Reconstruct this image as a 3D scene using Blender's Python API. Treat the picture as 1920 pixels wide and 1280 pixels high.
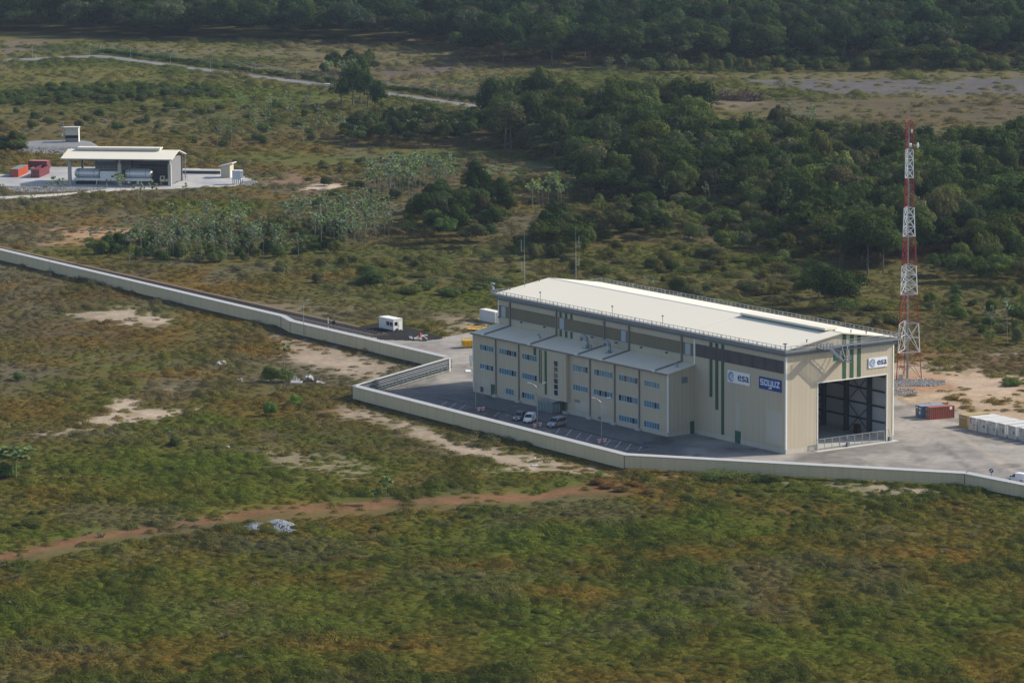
import bpy, bmesh, math, random
import numpy as np
from mathutils import Vector, Matrix

for o in list(bpy.data.objects): bpy.data.objects.remove(o)
SC = bpy.context.scene
COL = SC.collection
R = math.radians

# ------------------------------------------------------------------ camera
FPX, HC, PITCH, ROLL = 7591.82, 146.94, R(8.7067), R(-0.4561)
fw = Vector((0, math.cos(PITCH), -math.sin(PITCH)))
up0 = Vector((0, math.sin(PITCH), math.cos(PITCH)))
rt0 = Vector((1, 0, 0))
rt = rt0*math.cos(ROLL) + up0*math.sin(ROLL)
up = up0*math.cos(ROLL) - rt0*math.sin(ROLL)
cd = bpy.data.cameras.new('camera')
cd.sensor_width = 36; cd.sensor_fit = 'HORIZONTAL'; cd.lens = 36*FPX/1920
cd.clip_start = 1; cd.clip_end = 40000
cam = bpy.data.objects.new('camera', cd); COL.objects.link(cam)
mw = Matrix((( rt.x, up.x, -fw.x, 0), (rt.y, up.y, -fw.y, 0), (rt.z, up.z, -fw.z, HC), (0,0,0,1)))
cam.matrix_world = mw
SC.camera = cam

# ------------------------------------------------------------------ light
SUN_EL, SUN_AZ = R(34), R(14)          # azimuth counted from +X towards +Y
sd = Vector((math.cos(SUN_EL)*math.cos(SUN_AZ), math.cos(SUN_EL)*math.sin(SUN_AZ), math.sin(SUN_EL)))
sl = bpy.data.lights.new('sun', 'SUN'); sl.energy = 3.5; sl.angle = R(0.55); sl.color = (1.0, 0.91, 0.77)
so = bpy.data.objects.new('sun', sl); COL.objects.link(so)
so.rotation_euler = sd.to_track_quat('Z', 'Y').to_euler(); so.location = (300, 800, 400)
W = bpy.data.worlds.new('World'); SC.world = W; W.use_nodes = True
nt = W.node_tree; nt.nodes.clear()
sky = nt.nodes.new('ShaderNodeTexSky'); sky.sky_type = 'NISHITA'; sky.sun_disc = False
sky.sun_elevation = SUN_EL; sky.sun_rotation = R(90) - SUN_AZ; sky.altitude = 50; sky.dust_density = 1.5
bg = nt.nodes.new('ShaderNodeBackground'); bg.inputs[1].default_value = 0.115
wo = nt.nodes.new('ShaderNodeOutputWorld')
nt.links.new(sky.outputs[0], bg.inputs[0]); nt.links.new(bg.outputs[0], wo.inputs[0])
SC.view_settings.view_transform = 'Standard'; SC.view_settings.look = 'None'
SC.view_settings.gamma = 1; SC.view_settings.exposure = 0.72
try:
    SC.cycles.max_bounces = 5; SC.cycles.diffuse_bounces = 2; SC.cycles.transparent_max_bounces = 6
    SC.cycles.use_adaptive_sampling = True
except Exception: pass

# ------------------------------------------------------------------ projection helpers (traced points -> ground / wall planes)
def ray(px, py):
    d = fw + rt*((px-960)/FPX) - up*((py-640)/FPX)
    return d
def G(px, py, z=0.0):
    d = ray(px, py); t = (z-HC)/d.z
    return Vector((d.x*t, d.y*t, z))
def proj_np(x, y, z=0.0):
    x = np.asarray(x, float); y = np.asarray(y, float); zz = z-HC
    cx = x*rt.x + y*rt.y + zz*rt.z; cu = x*up.x + y*up.y + zz*up.z; cf = x*fw.x + y*fw.y + zz*fw.z
    return 960+FPX*cx/cf, 640-FPX*cu/cf
A0 = Vector((55.186, 805.92, 0)); TB = 0.9684
UX = Vector((math.cos(TB), -math.sin(TB), 0)); VX = Vector((math.sin(TB), math.cos(TB), 0))
def on_v(px, py, v):                       # long-side plane at depth v -> (u, z)
    d = ray(px, py); o = Vector((0,0,HC)); n = VX
    t = ((A0 + VX*v) - o).dot(n)/d.dot(n); p = o + d*t
    return -(p-A0).dot(UX), p.z
def on_u(px, py, u):                       # gable plane at u -> (v, z)
    d = ray(px, py); o = Vector((0,0,HC)); n = UX
    t = ((A0 - UX*u) - o).dot(n)/d.dot(n); p = o + d*t
    return (p-A0).dot(VX), p.z

# ------------------------------------------------------------------ numpy noise
def _h(ix, iy, s):
    n = (ix.astype(np.int64)*374761393 + iy.astype(np.int64)*668265263 + s*974711) & 0x7fffffff
    n = ((n ^ (n >> 13))*1274126177) & 0x7fffffff
    return ((n ^ (n >> 16)) & 0xffff)/65535.0
def vn(x, y, s=0):
    ix = np.floor(x); iy = np.floor(y); fx = x-ix; fy = y-iy
    fx = fx*fx*(3-2*fx); fy = fy*fy*(3-2*fy)
    a = _h(ix,iy,s); b = _h(ix+1,iy,s); c = _h(ix,iy+1,s); d = _h(ix+1,iy+1,s)
    return (a*(1-fx)+b*fx)*(1-fy) + (c*(1-fx)+d*fx)*fy
def fbm(x, y, s=0, o=4):
    r = 0; a = .5; t = 0
    for k in range(o):
        r = r + a*vn(x*2**k+17.3*k, y*2**k-9.1*k, s+k); t += a; a *= .5
    return r/t
def sstep(a, b, x):
    t = np.clip((x-a)/(b-a), 0, 1); return t*t*(3-2*t)
def poly_sd(px, py, poly):
    """signed distance (positive inside) to a polygon"""
    x = np.asarray(px, float); y = np.asarray(py, float); n = len(poly)
    d = np.full(x.shape, 1e18); ins = np.zeros(x.shape, bool)
    for i in range(n):
        x0,y0 = poly[i]; x1,y1 = poly[(i+1) % n]
        ex,ey = x1-x0, y1-y0
        t = np.clip(((x-x0)*ex+(y-y0)*ey)/(ex*ex+ey*ey+1e-9), 0, 1)
        d = np.minimum(d, (x-x0-t*ex)**2 + (y-y0-t*ey)**2)
        c = (y0 > y) != (y1 > y)
        with np.errstate(divide='ignore', invalid='ignore'):
            xi = x0 + (y-y0)*ex/(ey if ey != 0 else 1e-9)
        ins ^= c & (x < xi)
    return np.where(ins, 1, -1)*np.sqrt(d)
def line_d(px, py, pts, yw=1.0):
    x = np.asarray(px, float); y = np.asarray(py, float)*yw
    d = np.full(x.shape, 1e18)
    for (x0,y0),(x1,y1) in zip(pts[:-1], pts[1:]):
        y0 *= yw; y1 *= yw; ex,ey = x1-x0, y1-y0
        t = np.clip(((x-x0)*ex+(y-y0)*ey)/(ex*ex+ey*ey+1e-9), 0, 1)
        d = np.minimum(d, (x-x0-t*ex)**2 + (y-y0-t*ey)**2)
    return np.sqrt(d)

# ------------------------------------------------------------------ materials
def new_mat(name):
    m = bpy.data.materials.new(name); m.use_nodes = True
    return m, m.node_tree.nodes, m.node_tree.links, m.node_tree.nodes['Principled BSDF']
MATS = {}
def M(name, col, rough=.6, var=.12, scale=1.5, metal=0, ribs=None, ribdir='xy', ribamt=.08, bump=0, spec=.3, streak=0, alpha=1, trans=0):
    if name in MATS: return MATS[name]
    m, N, L, P = new_mat(name)
    P.inputs['Roughness'].default_value = rough; P.inputs['Metallic'].default_value = metal
    P.inputs['Specular IOR Level'].default_value = spec
    tc = N.new('ShaderNodeTexCoord')
    no = N.new('ShaderNodeTexNoise'); no.inputs['Scale'].default_value = scale; no.inputs['Detail'].default_value = 5
    L.new(tc.outputs['Object'], no.inputs['Vector'])
    mx = N.new('ShaderNodeMix'); mx.data_type = 'RGBA'
    mx.inputs[6].default_value = (*[c*(1-var) for c in col], 1); mx.inputs[7].default_value = (*[min(1, c*(1+var)) for c in col], 1)
    L.new(no.outputs['Fac'], mx.inputs[0]); out = mx.outputs[2]; hgt = None
    if streak:                                            # rain streaks running down
        mp = N.new('ShaderNodeMapping'); mp.inputs['Scale'].default_value = (1.3, 1.3, .06)
        L.new(tc.outputs['Object'], mp.inputs[0])
        n2 = N.new('ShaderNodeTexNoise'); n2.inputs['Scale'].default_value = 1; n2.inputs['Detail'].default_value = 3
        L.new(mp.outputs[0], n2.inputs['Vector'])
        rr = N.new('ShaderNodeMapRange'); rr.inputs[1].default_value = .35; rr.inputs[2].default_value = .7
        rr.inputs[3].default_value = 1+streak*.4; rr.inputs[4].default_value = 1-streak
        L.new(n2.outputs['Fac'], rr.inputs[0])
        vm = N.new('ShaderNodeVectorMath'); vm.operation = 'SCALE'
        L.new(out, vm.inputs[0]); L.new(rr.outputs[0], vm.inputs['Scale']); out = vm.outputs[0]
    if ribs:
        sp = N.new('ShaderNodeSeparateXYZ'); L.new(tc.outputs['Object'], sp.inputs[0])
        if ribdir == 'xy':
            ad = N.new('ShaderNodeMath'); ad.operation = 'ADD'; L.new(sp.outputs[0], ad.inputs[0]); L.new(sp.outputs[1], ad.inputs[1]); src = ad.outputs[0]
        else: src = sp.outputs['XYZ'.index(ribdir.upper())]
        mu = N.new('ShaderNodeMath'); mu.operation = 'MULTIPLY'; mu.inputs[1].default_value = 2*math.pi/ribs; L.new(src, mu.inputs[0])
        si = N.new('ShaderNodeMath'); si.operation = 'SINE'; L.new(mu.outputs[0], si.inputs[0])
        sg = N.new('ShaderNodeMapRange'); sg.inputs[1].default_value = .55; sg.inputs[2].default_value = .95
        sg.inputs[3].default_value = 1; sg.inputs[4].default_value = 1-ribamt
        L.new(si.outputs[0], sg.inputs[0])
        vm = N.new('ShaderNodeVectorMath'); vm.operation = 'SCALE'
        L.new(out, vm.inputs[0]); L.new(sg.outputs[0], vm.inputs['Scale']); out = vm.outputs[0]; hgt = sg.outputs[0]
    L.new(out, P.inputs['Base Color'])
    if bump or hgt:
        b = N.new('ShaderNodeBump'); b.inputs['Strength'].default_value = bump or .5; b.inputs['Distance'].default_value = .05
        L.new(hgt or no.outputs['Fac'], b.inputs['Height']); L.new(b.outputs[0], P.inputs['Normal'])
    if alpha < 1: P.inputs['Alpha'].default_value = alpha
    if trans: P.inputs['Transmission Weight'].default_value = trans
    MATS[name] = m; return m

def foliage_mat(name, trans=.25):
    m, N, L, P = new_mat(name)
    at = N.new('ShaderNodeAttribute'); at.attribute_type = 'INSTANCER'; at.attribute_name = 'tint'
    lv = N.new('ShaderNodeAttribute'); lv.attribute_type = 'GEOMETRY'; lv.attribute_name = 'leafv'
    vm = N.new('ShaderNodeVectorMath'); vm.operation = 'MULTIPLY'
    L.new(at.outputs['Vector'], vm.inputs[0]); L.new(lv.outputs['Vector'], vm.inputs[1])
    L.new(vm.outputs[0], P.inputs['Base Color'])
    P.inputs['Roughness'].default_value = .8; P.inputs['Specular IOR Level'].default_value = .0
    tr = N.new('ShaderNodeBsdfTranslucent')
    v2 = N.new('ShaderNodeVectorMath'); v2.operation = 'MULTIPLY'; v2.inputs[1].default_value = (1.25, 1.25, .7)
    L.new(vm.outputs[0], v2.inputs[0]); L.new(v2.outputs[0], tr.inputs[0])
    ms = N.new('ShaderNodeMixShader'); ms.inputs[0].default_value = trans
    L.new(P.outputs[0], ms.inputs[1]); L.new(tr.outputs[0], ms.inputs[2])
    L.new(ms.outputs[0], N['Material Output'].inputs[0])
    return m
LEAF = foliage_mat('foliage')

def ground_mat(name, scales=((.9,.2),(.16,.18),(.035,.15)), bump=.6, rough=.95, bdist=.25):
    m, N, L, P = new_mat(name)
    at = N.new('ShaderNodeAttribute'); at.attribute_type = 'GEOMETRY'; at.attribute_name = 'col'
    ge = N.new('ShaderNodeNewGeometry'); out = at.outputs['Vector']; first = None
    for sc, amt in scales:
        no = N.new('ShaderNodeTexNoise'); no.inputs['Scale'].default_value = sc; no.inputs['Detail'].default_value = 6; no.inputs['Roughness'].default_value = .65
        L.new(ge.outputs['Position'], no.inputs['Vector'])
        mr = N.new('ShaderNodeMapRange'); mr.inputs[1].default_value = .28; mr.inputs[2].default_value = .72
        mr.inputs[3].default_value = 1-amt; mr.inputs[4].default_value = 1+amt
        L.new(no.outputs['Fac'], mr.inputs[0])
        vm = N.new('ShaderNodeVectorMath'); vm.operation = 'SCALE'
        L.new(out, vm.inputs[0]); L.new(mr.outputs[0], vm.inputs['Scale']); out = vm.outputs[0]
        first = first or no.outputs['Fac']
    L.new(out, P.inputs['Base Color']); P.inputs['Roughness'].default_value = rough; P.inputs['Specular IOR Level'].default_value = .0
    b = N.new('ShaderNodeBump'); b.inputs['Strength'].default_value = bump; b.inputs['Distance'].default_value = bdist
    L.new(first, b.inputs['Height']); L.new(b.outputs[0], P.inputs['Normal'])
    return m

# ------------------------------------------------------------------ mesh builder and tagging
class MB:
    def __init__(s): s.v = []; s.f = []; s.m = []
    def add(s, vs, fs, mi=0):
        k = len(s.v); s.v += [tuple(x) for x in vs]; s.f += [tuple(i+k for i in f) for f in fs]; s.m += [mi]*len(fs); return s
    def box(s, x0, x1, y0, y1, z0, z1, mi=0):
        x0,x1 = min(x0,x1),max(x0,x1); y0,y1 = min(y0,y1),max(y0,y1); z0,z1 = min(z0,z1),max(z0,z1)
        return s.add([(x0,y0,z0),(x1,y0,z0),(x1,y1,z0),(x0,y1,z0),(x0,y0,z1),(x1,y0,z1),(x1,y1,z1),(x0,y1,z1)],
                     [(0,3,2,1),(4,5,6,7),(0,1,5,4),(1,2,6,5),(2,3,7,6),(3,0,4,7)], mi)
    def hexa(s, b, t, mi=0):                # 4 bottom points, 4 top points (same order, counter-clockwise)
        return s.add(list(b)+list(t), [(0,3,2,1),(4,5,6,7),(0,1,5,4),(1,2,6,5),(2,3,7,6),(3,0,4,7)], mi)
    def tube(s, p0, p1, r, n=6, r1=None, mi=0):
        p0 = Vector(p0); p1 = Vector(p1); d = p1-p0
        if d.length < 1e-6: return s
        q = d.to_track_quat('Z','Y'); r1 = r if r1 is None else r1; vs = []
        for P, rr in ((p0,r),(p1,r1)):
            for i in range(n):
                a = 2*math.pi*i/n + .3; vs.append(P + q @ Vector((rr*math.cos(a), rr*math.sin(a), 0)))
        fs = [(i,(i+1)%n,n+(i+1)%n,n+i) for i in range(n)] + [tuple(range(n-1,-1,-1)), tuple(range(n,2*n))]
        return s.add(vs, fs, mi)
    def path(s, pts, r, n=6, mi=0):
        for a, b in zip(pts[:-1], pts[1:]): s.tube(a, b, r, n, mi=mi)
        return s
    def bar(s, p0, p1, w, h, mi=0):         # rectangular bar, w sideways, h upwards
        p0 = Vector(p0); p1 = Vector(p1); d = (p1-p0).normalized()
        u = Vector((0,0,1)) if abs(d.z) < .95 else Vector((0,1,0))
        sd_ = d.cross(u).normalized(); u = sd_.cross(d).normalized()
        c = [(-w/2,-h/2),(w/2,-h/2),(w/2,h/2),(-w/2,h/2)]
        return s.hexa([p0+sd_*a+u*b for a,b in c][::-1], [p1+sd_*a+u*b for a,b in c][::-1], mi)
    def lathe(s, prof, c=(0,0,0), axis='z', n=16, mi=0):
        vs = []; fs = []; k = len(prof)
        for i in range(n):
            a = 2*math.pi*i/n
            for r_, h_ in prof:
                p = (r_*math.cos(a), r_*math.sin(a), h_)
                if axis == 'x': p = (h_, p[0], p[1])
                if axis == 'y': p = (p[0], h_, p[1])
                vs.append((p[0]+c[0], p[1]+c[1], p[2]+c[2]))
        for i in range(n):
            for j in range(k-1): fs.append((i*k+j, ((i+1)%n)*k+j, ((i+1)%n)*k+j+1, i*k+j+1))
        return s.add(vs, fs, mi)
    def build(s, name, mats, parent=None, smooth=False):
        me = bpy.data.meshes.new(name); me.from_pydata(s.v, [], s.f)
        if not isinstance(mats, (list, tuple)): mats = [mats]
        for m in mats: me.materials.append(m)
        if len(mats) > 1: me.polygons.foreach_set('material_index', s.m)
        if smooth: me.polygons.foreach_set('use_smooth', [True]*len(s.f))
        me.update()
        o = bpy.data.objects.new(name, me); COL.objects.link(o)
        if parent: o.parent = parent
        return o
def tag(o, label=None, cat=None, group=None, kind=None):
    if label: o['label'] = label
    if cat: o['category'] = cat
    if group: o['group'] = group
    if kind: o['kind'] = kind
    return o
def thing(name, label, cat, loc=(0,0,0), rz=0, group=None):
    o = bpy.data.objects.new(name, None); COL.objects.link(o); o.empty_display_size = .5
    o.location = loc; o.rotation_euler = (0,0,rz); return tag(o, label, cat, group)
def copy_tree(o, parent=None):
    c = o.copy(); COL.objects.link(c)
    if parent: c.parent = parent
    for ch in [x for x in o.children]: copy_tree(ch, c)
    return c
def bevelled(o, w=.04, seg=2):
    bm = bmesh.new(); bm.from_mesh(o.data)
    bmesh.ops.bevel(bm, geom=list(bm.edges), offset=w, segments=seg, affect='EDGES', clamp_overlap=True)
    bm.to_mesh(o.data); bm.free(); return o

rnd = random.Random(7); rng = np.random.default_rng(11)

# colours ----------------------------------------------------------
BEIGE = M('beige_cladding', (.455,.397,.30), .55, .07, .12, ribs=1.0, ribamt=.08, streak=.06)
BEIGE2 = M('beige_acoustic_panel', (.60,.485,.31), .6, .05, .15, ribs=.42, ribdir='z', ribamt=.3, streak=.07)
PALEB = M('pale_patch_panel', (.44,.42,.36), .6, .05, .3)
PLINTH = M('pale_plinth', (.47,.44,.37), .8, .1, .8, streak=.1)
WHITE = M('white_paint', (.74,.74,.72), .45, .05, 1)
TRIM = M('white_trim', (.70,.70,.67), .5, .05, 1)
GREEN = M('green_paint', (.030,.085,.045), .5, .08, .6)
DGREEN = M('green_door', (.012,.10,.065), .5, .08, .8)
STEEL = M('grey_steel', (.18,.21,.25), .5, .12, 1.5, metal=.3)
LSTEEL = M('galvanised_steel', (.30,.325,.35), .45, .12, 1.5, metal=.4)
DSTEEL = M('dark_steel', (.055,.065,.08), .6, .1, 1)
ROOF = M('cream_roof', (.645,.605,.505), .8, .025, .06, ribs=.5, ribdir='x', ribamt=.03, bump=.15)
ARO = M('grey_roof', (.66,.585,.455), .95, .06, .15, ribs=.5, ribdir='x', ribamt=.06, bump=.3)
BROWN = M('brown_pipe', (.19,.17,.15), .6, .1, 1)
SKYL = M('translucent_strip', (.165,.14,.098), .6, .14, .25, ribs=.52, ribamt=.30, bump=.2)
SKYD = M('dark_strip', (.07,.07,.085), .3, .3, .5, ribs=4, ribamt=.2)
LPANE = M('pale_vent_panel', (.33,.38,.45), .5, .06, 1, ribs=.4, ribdir='z', ribamt=.1)
GLASS = M('window_glass', (.095,.205,.26), .12, .35, .8, spec=.6)
GLASSD = M('dark_glass', (.012,.016,.022), .1, .4, 1.2, spec=.6)
CONC = M('pale_concrete', (.46,.45,.41), .85, .12, .7)
BLACK = M('black_rubber', (.012,.012,.013), .8, .1, 3)
BLUE = M('sign_blue', (.008,.042,.24), .5, .04, 1)
LBLUE = M('emblem_blue', (.22,.28,.42), .5, .04, 1)
NAVY = M('letter_navy', (.008,.025,.12), .5, .04, 1)
RED = M('red_paint', (.42,.025,.03), .5, .12, 1)
YEL = M('yellow_paint', (.62,.36,.01), .5, .12, 1.5)
INT = M('inner_cladding', (.50,.53,.57), .7, .1, .3, ribs=.5, ribamt=.1)

# ================================================================== GROUND
# patches are traced on the photograph and laid on the flat ground
SAND = np.array((.345,.278,.21)); RSOIL = np.array((.175,.092,.052))
SANDS = [  # polygon, feather px, colour, strength, raggedness
 ([(118,588),(200,576),(262,577),(300,588),(330,600),(300,614),(215,611),(160,600)], 9, SAND*.95, .85, 16),
 ([(40,822),(130,800),(190,772),(235,748),(300,735),(330,728),(268,752),(262,764),(365,766),(290,788),(170,806)], 9, SAND*1.0, .95, 14),
 ([(180,770),(215,748),(268,744),(262,764),(225,772)], 7, SAND*1.05, .9, 12),
 ([(520,628),(575,640),(640,655),(745,685),(705,712),(650,706),(590,690),(520,668)], 14, SAND*.85, .85, 22),
 ([(430,850),(520,838),(640,852),(700,875),(690,898),(560,888)], 16, SAND*.75, .55, 28),
 ([(590,775),(640,750),(662,758),(760,785),(900,838),(1000,862),(1080,886),(1000,884),(900,862),(780,820),(680,790)], 10, SAND*.85, .85, 18),
 ([(880,882),(960,872),(1050,880),(1170,892),(1060,886),(960,884)], 6, SAND*1.1, .85, 12),
 ([(840,838),(960,845),(1120,880),(1020,876),(930,868)], 10, SAND*.95, .8, 18),
 ([(1180,886),(1300,893),(1500,905),(1660,915),(1800,926),(1660,932),(1560,914),(1300,899)], 6, SAND*.8, .7, 12),
 ([(1560,902),(1680,908),(1790,922),(1690,928)], 8, SAND*.95, .8, 14),
 ([(50,432),(180,426),(250,428),(260,446),(130,450),(70,441)], 6, SAND*np.array((.95,.75,.6)), .75, 12),
 ([(60,455),(150,452),(160,459),(80,461)], 4, SAND*np.array((.95,.72,.55)), .7, 6),
 ([(540,351),(590,344),(680,342),(665,348),(610,357),(560,356)], 3, SAND*1.35, .95, 4),
 ([(480,338),(560,325),(640,332),(690,345),(600,344),(520,350)], 9, np.array((.19,.125,.085)), .8, 14),
 ([(560,362),(700,352),(680,380),(600,385)], 8, np.array((.15,.10,.07)), .5, 16),
 ([(430,565),(560,570),(690,582),(620,592),(500,580)], 8, SAND*.6, .5, 18),
 ([(820,590),(930,605),(900,632),(830,630)], 10, SAND*.7, .6, 16),
 ([(860,600),(930,590),(935,612),(880,622)], 8, SAND*.9, .6, 10),
 ([(1660,676),(1740,676),(1820,684),(1870,700),(1960,712),(1960,805),(1870,792),(1790,777),(1700,757),(1660,750)], 9, SAND*np.array((1.05,.99,.92)), 1.0, 12),
 ([(1780,712),(1870,715),(1880,728),(1800,728)], 6, SAND*1.05, .5, 12),
 ([(1676,704),(1715,700),(1770,706),(1800,730),(1720,738),(1676,724)], 6, np.array((.30,.175,.105)), .7, 8),
 ([(1676,652),(1760,655),(1930,672),(1930,690),(1820,680),(1676,664)], 6, np.array((.17,.105,.07)), .6, 10),
 ([(1800,664),(1930,661),(1930,666),(1800,668)], 2, SAND*.9, .6, 4),
 ([(1380,152),(1500,148),(1680,149),(1930,146),(1930,176),(1800,178),(1700,180),(1560,178),(1470,165)], 4, np.array((.105,.098,.098)), .95, 8),
 ([(1330,185),(1560,182),(1930,182),(1930,232),(1560,225),(1400,212)], 8, np.array((.092,.076,.054)), .75, 14),
 ([(1240,140),(1500,137),(1930,135),(1930,146),(1500,148),(1260,152)], 5, np.array((.12,.10,.068)), .7, 10),
 ([(1260,182),(1370,186),(1440,190),(1370,208),(1270,196)], 5, np.array((.15,.12,.085)), .8, 8),
 ([(700,128),(800,124),(900,118),(880,132),(760,146),(690,142)], 5, np.array((.105,.085,.075)), .85, 10),
 ([(0,78),(60,76),(120,80),(60,96),(0,104)], 5, np.array((.14,.105,.085)), .8, 10),
 ([(120,82),(560,90),(850,100),(860,118),(640,118),(300,100)], 8, np.array((.12,.105,.062)), .8, 14),
 ([(700,283),(860,278),(1010,285),(1040,297),(880,303),(740,300)], 5, np.array((.085,.105,.030)), .85, 12),
 ([(850,306),(960,302),(1065,306),(1062,332),(960,336),(870,330)], 5, np.array((.105,.125,.062)), .9, 10),
 ([(470,300),(640,290),(720,300),(640,312),(520,312)], 8, np.array((.095,.10,.040)), .6, 14),
 ([(330,188),(560,176),(640,180),(560,192),(380,196)], 5, np.array((.075,.105,.028)), .7, 10),
 ([(890,215),(960,212),(940,240),(880,240)], 6, np.array((.13,.10,.06)), .7, 10),
 ([(0,560),(420,690),(0,700)], 60, np.array((.090,.070,.052)), .45, 60),
 ([(1560,905),(1930,960),(1930,1000),(1600,985)], 30, np.array((.085,.078,.050)), .5, 40),
 ([(1180,895),(1600,950),(1560,1000),(1300,960)], 22, np.array((.125,.068,.026)), .6, 34),
 ([(1090,905),(1130,893),(1190,896),(1245,915),(1215,938),(1130,935)], 9, np.array((.14,.068,.018)), .8, 14),
 ([(700,880),(1100,900),(1100,930),(720,930)], 22, np.array((.075,.068,.035)), .5, 30),
 ([(560,740),(640,735),(655,765),(600,800),(560,780)], 18, np.array((.13,.075,.030)), .7, 24),
 ([(440,800),(700,790),(840,860),(640,850),(480,835)], 26, np.array((.088,.070,.046)), .6, 34),
]
REDP = [(-40,1050),(60,1030),(200,1003),(330,985),(430,966),(560,952),(640,950),(760,940),(880,935),(1000,932),(1060,922),(1160,912)]
ORANGES = [(330,700,120,14),(150,640,90,10),(430,540,120,12),(480,660,80,9),(60,310,50,8),(70,410,90,9),(620,520,80,8),(300,930,160,12),(1450,1010,130,12),(900,1060,110,14),(1700,1040,160,16),(560,1085,120,12),(1050,1110,110,16),(640,1210,160,14),(1290,1235,130,14),(1800,1000,90,8),(150,1240,120,16)]
GREENS = [(300,870,240,40),(430,925,230,26),(130,1000,180,16),(620,1110,320,30),(900,1010,200,26),(1400,1000,140,16),(1180,1160,160,22),(1480,1220,320,40),(960,1190,120,30),(1300,975,140,16),(560,1170,180,24),(220,1160,220,40),(1800,1150,220,30),(420,790,120,16),(180,765,60,7),(640,820,120,12),(640,880,160,16),(300,170,260,26),(600,300,200,12),(420,390,120,14),(400,470,260,12),(820,560,160,20),(250,690,90,8),(360,870,190,18)]
def zone(px, py, x, y, vegonly=False):
    """ground colour, cover density (0-1) and cover height factor at ground points"""
    n1 = fbm(x/34, y/48, 3); n2 = fbm(x/9, y/13, 20); n3 = fbm(x/85, y/120, 40, 3); n4 = fbm(x/3.0, y/4.0, 60, 3)
    near = sstep(760, 930, py)[:,None]; far = sstep(330, 120, py)[:,None]
    green = np.array((.068,.078,.018)); dg = np.array((.038,.050,.015)); olive = np.array((.090,.080,.023))
    orange = np.array((.122,.077,.024)); brown = np.array((.088,.069,.042)); gbrown = np.array((.086,.076,.055)); tan = np.array((.115,.095,.058))
    def mixc(a, b, t): return a*(1-t)+b*t
    a = np.clip(n1*.6+n2*.4, 0, 1)
    cn = mixc(olive, green, sstep(.42,.60,a)[:,None]); cn = mixc(cn, orange, (sstep(.56,.72,fbm(x/15,y/22,77))*.6)[:,None]); cn = mixc(cn, dg, (sstep(.55,.68,fbm(x/11,y/15,91))*.75)[:,None])
    cn = mixc(cn, gbrown, (sstep(.54,.70,fbm(x/22,y/30,55))*.55)[:,None])
    cm = mixc(gbrown, brown, sstep(.38,.62,n1)[:,None]); cm = mixc(cm, olive, (sstep(.48,.64,fbm(x/24,y/34,33))*.6)[:,None])
    cm = mixc(cm, green*.9, (sstep(.56,.71,fbm(x/13,y/18,35))*.55)[:,None]); cm = mixc(cm, orange*.9, (sstep(.55,.70,fbm(x/18,y/30,36))*.6)[:,None])
    cf = mixc(np.array((.092,.086,.036)), np.array((.062,.072,.026)), sstep(.40,.60,n1)[:,None]); cf = mixc(cf, np.array((.10,.085,.052)), (sstep(.52,.68,n3)*.8)[:,None])
    scr = (sstep(430,475,py)*sstep(640,560,py)*sstep(380,560,px))[:,None]; cm = mixc(cm, mixc(np.array((.080,.070,.035)), np.array((.068,.076,.027)), sstep(.42,.6,n1*.5+n2*.5)[:,None]), scr*.75)
    c = mixc(cm, cn, near); c = mixc(c, cf, far)
    def blob(L, col, st):
        nonlocal c
        for bx, by, rx, ry in L:
            d = ((px-bx)/rx)**2 + ((py-by)/ry)**2
            w = np.exp(-d*1.2)*sstep(.30,.62,n2*.6+n4*.4+.1)
            c = mixc(c, col, (w*st)[:,None])
    blob(ORANGES, orange, .85); blob(GREENS, green*np.array((1,1.12,1)), .85)
    c = c*(.86+.28*n4)[:,None]*(.88+.24*n2)[:,None]*np.array((1.27,1.28,1.05))
    veg = c.copy(); dens = np.full(px.shape, 1.0); h = .75+.5*n2
    dens *= 1-.55*sstep(.62,.45,a)*(1-near[:,0]*.75)
    wob = (fbm(x/3.2, y/5.0, 11, 4)-.5)*2
    for poly, fe, col, st, rag in SANDS:
        x0 = min(p[0] for p in poly)-60; x1 = max(p[0] for p in poly)+60; y0 = min(p[1] for p in poly)-60; y1 = max(p[1] for p in poly)+60
        k = np.where((px > x0)&(px < x1)&(py > y0)&(py < y1))[0]
        if len(k) == 0: continue
        s_ = poly_sd(px[k], py[k]*2.2, [(p[0], p[1]*2.2) for p in poly])
        w = sstep(-fe*1.6, fe*1.9, s_ + wob[k]*rag*1.15)*st*(1.0+.4*(n4[k]-.5))
        w = np.clip(w*1.15,0,1)*(1-.42*sstep(.49,.65,n2[k]*.4+n4[k]*.6))
        c[k] = mixc(c[k], col*(.88+.24*n4[k])[:,None], w[:,None])
        bare = 1 if col[0] > .17 else (.35 if poly[0][1] > 250 else .85)
        dens[k] *= 1-w*bare
    d = line_d(px, py, REDP, 1.8) + wob*9
    db = line_d(px, py-9, REDP, 1.8); dens *= 1-.8*sstep(30, 14, db); c = mixc(c, np.array((.105,.082,.048)), (sstep(44,18,db)*.6)[:,None]); w = sstep(20, 6, d)*(.72+.28*sstep(.38,.56,n2))
    c = mixc(c, RSOIL*(.75+.5*n4)[:,None], (w*.85)[:,None]); dens *= 1-.96*sstep(44, 24, d)*(.55+.45*sstep(.3,.5,n4))*(.6+.4*sstep(.35,.5,n2))
    w = sstep(34, 24, np.abs(d-4)+8)*.3; h = h*(1+w)
    return (veg, dens, h) if vegonly else (c, dens, h)
SOLIDS = []                                  # px polygons kept free of ground cover (yards, pads, tracks)
def relief(px, py, x, y):
    """low hummocks in the rough grass, fading out next to everything built"""
    m = sstep(905, 990, py)
    r_ = (fbm(x/10, y/13, 5, 3)-.5)*2.0*m + (fbm(x/4.2, y/5, 8, 2)-.5)*.7*m
    d = line_d(px, py-4, REDP, 1.8); r_ = r_*sstep(20, 75, d)
    return r_
RELCUT = sstep
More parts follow.
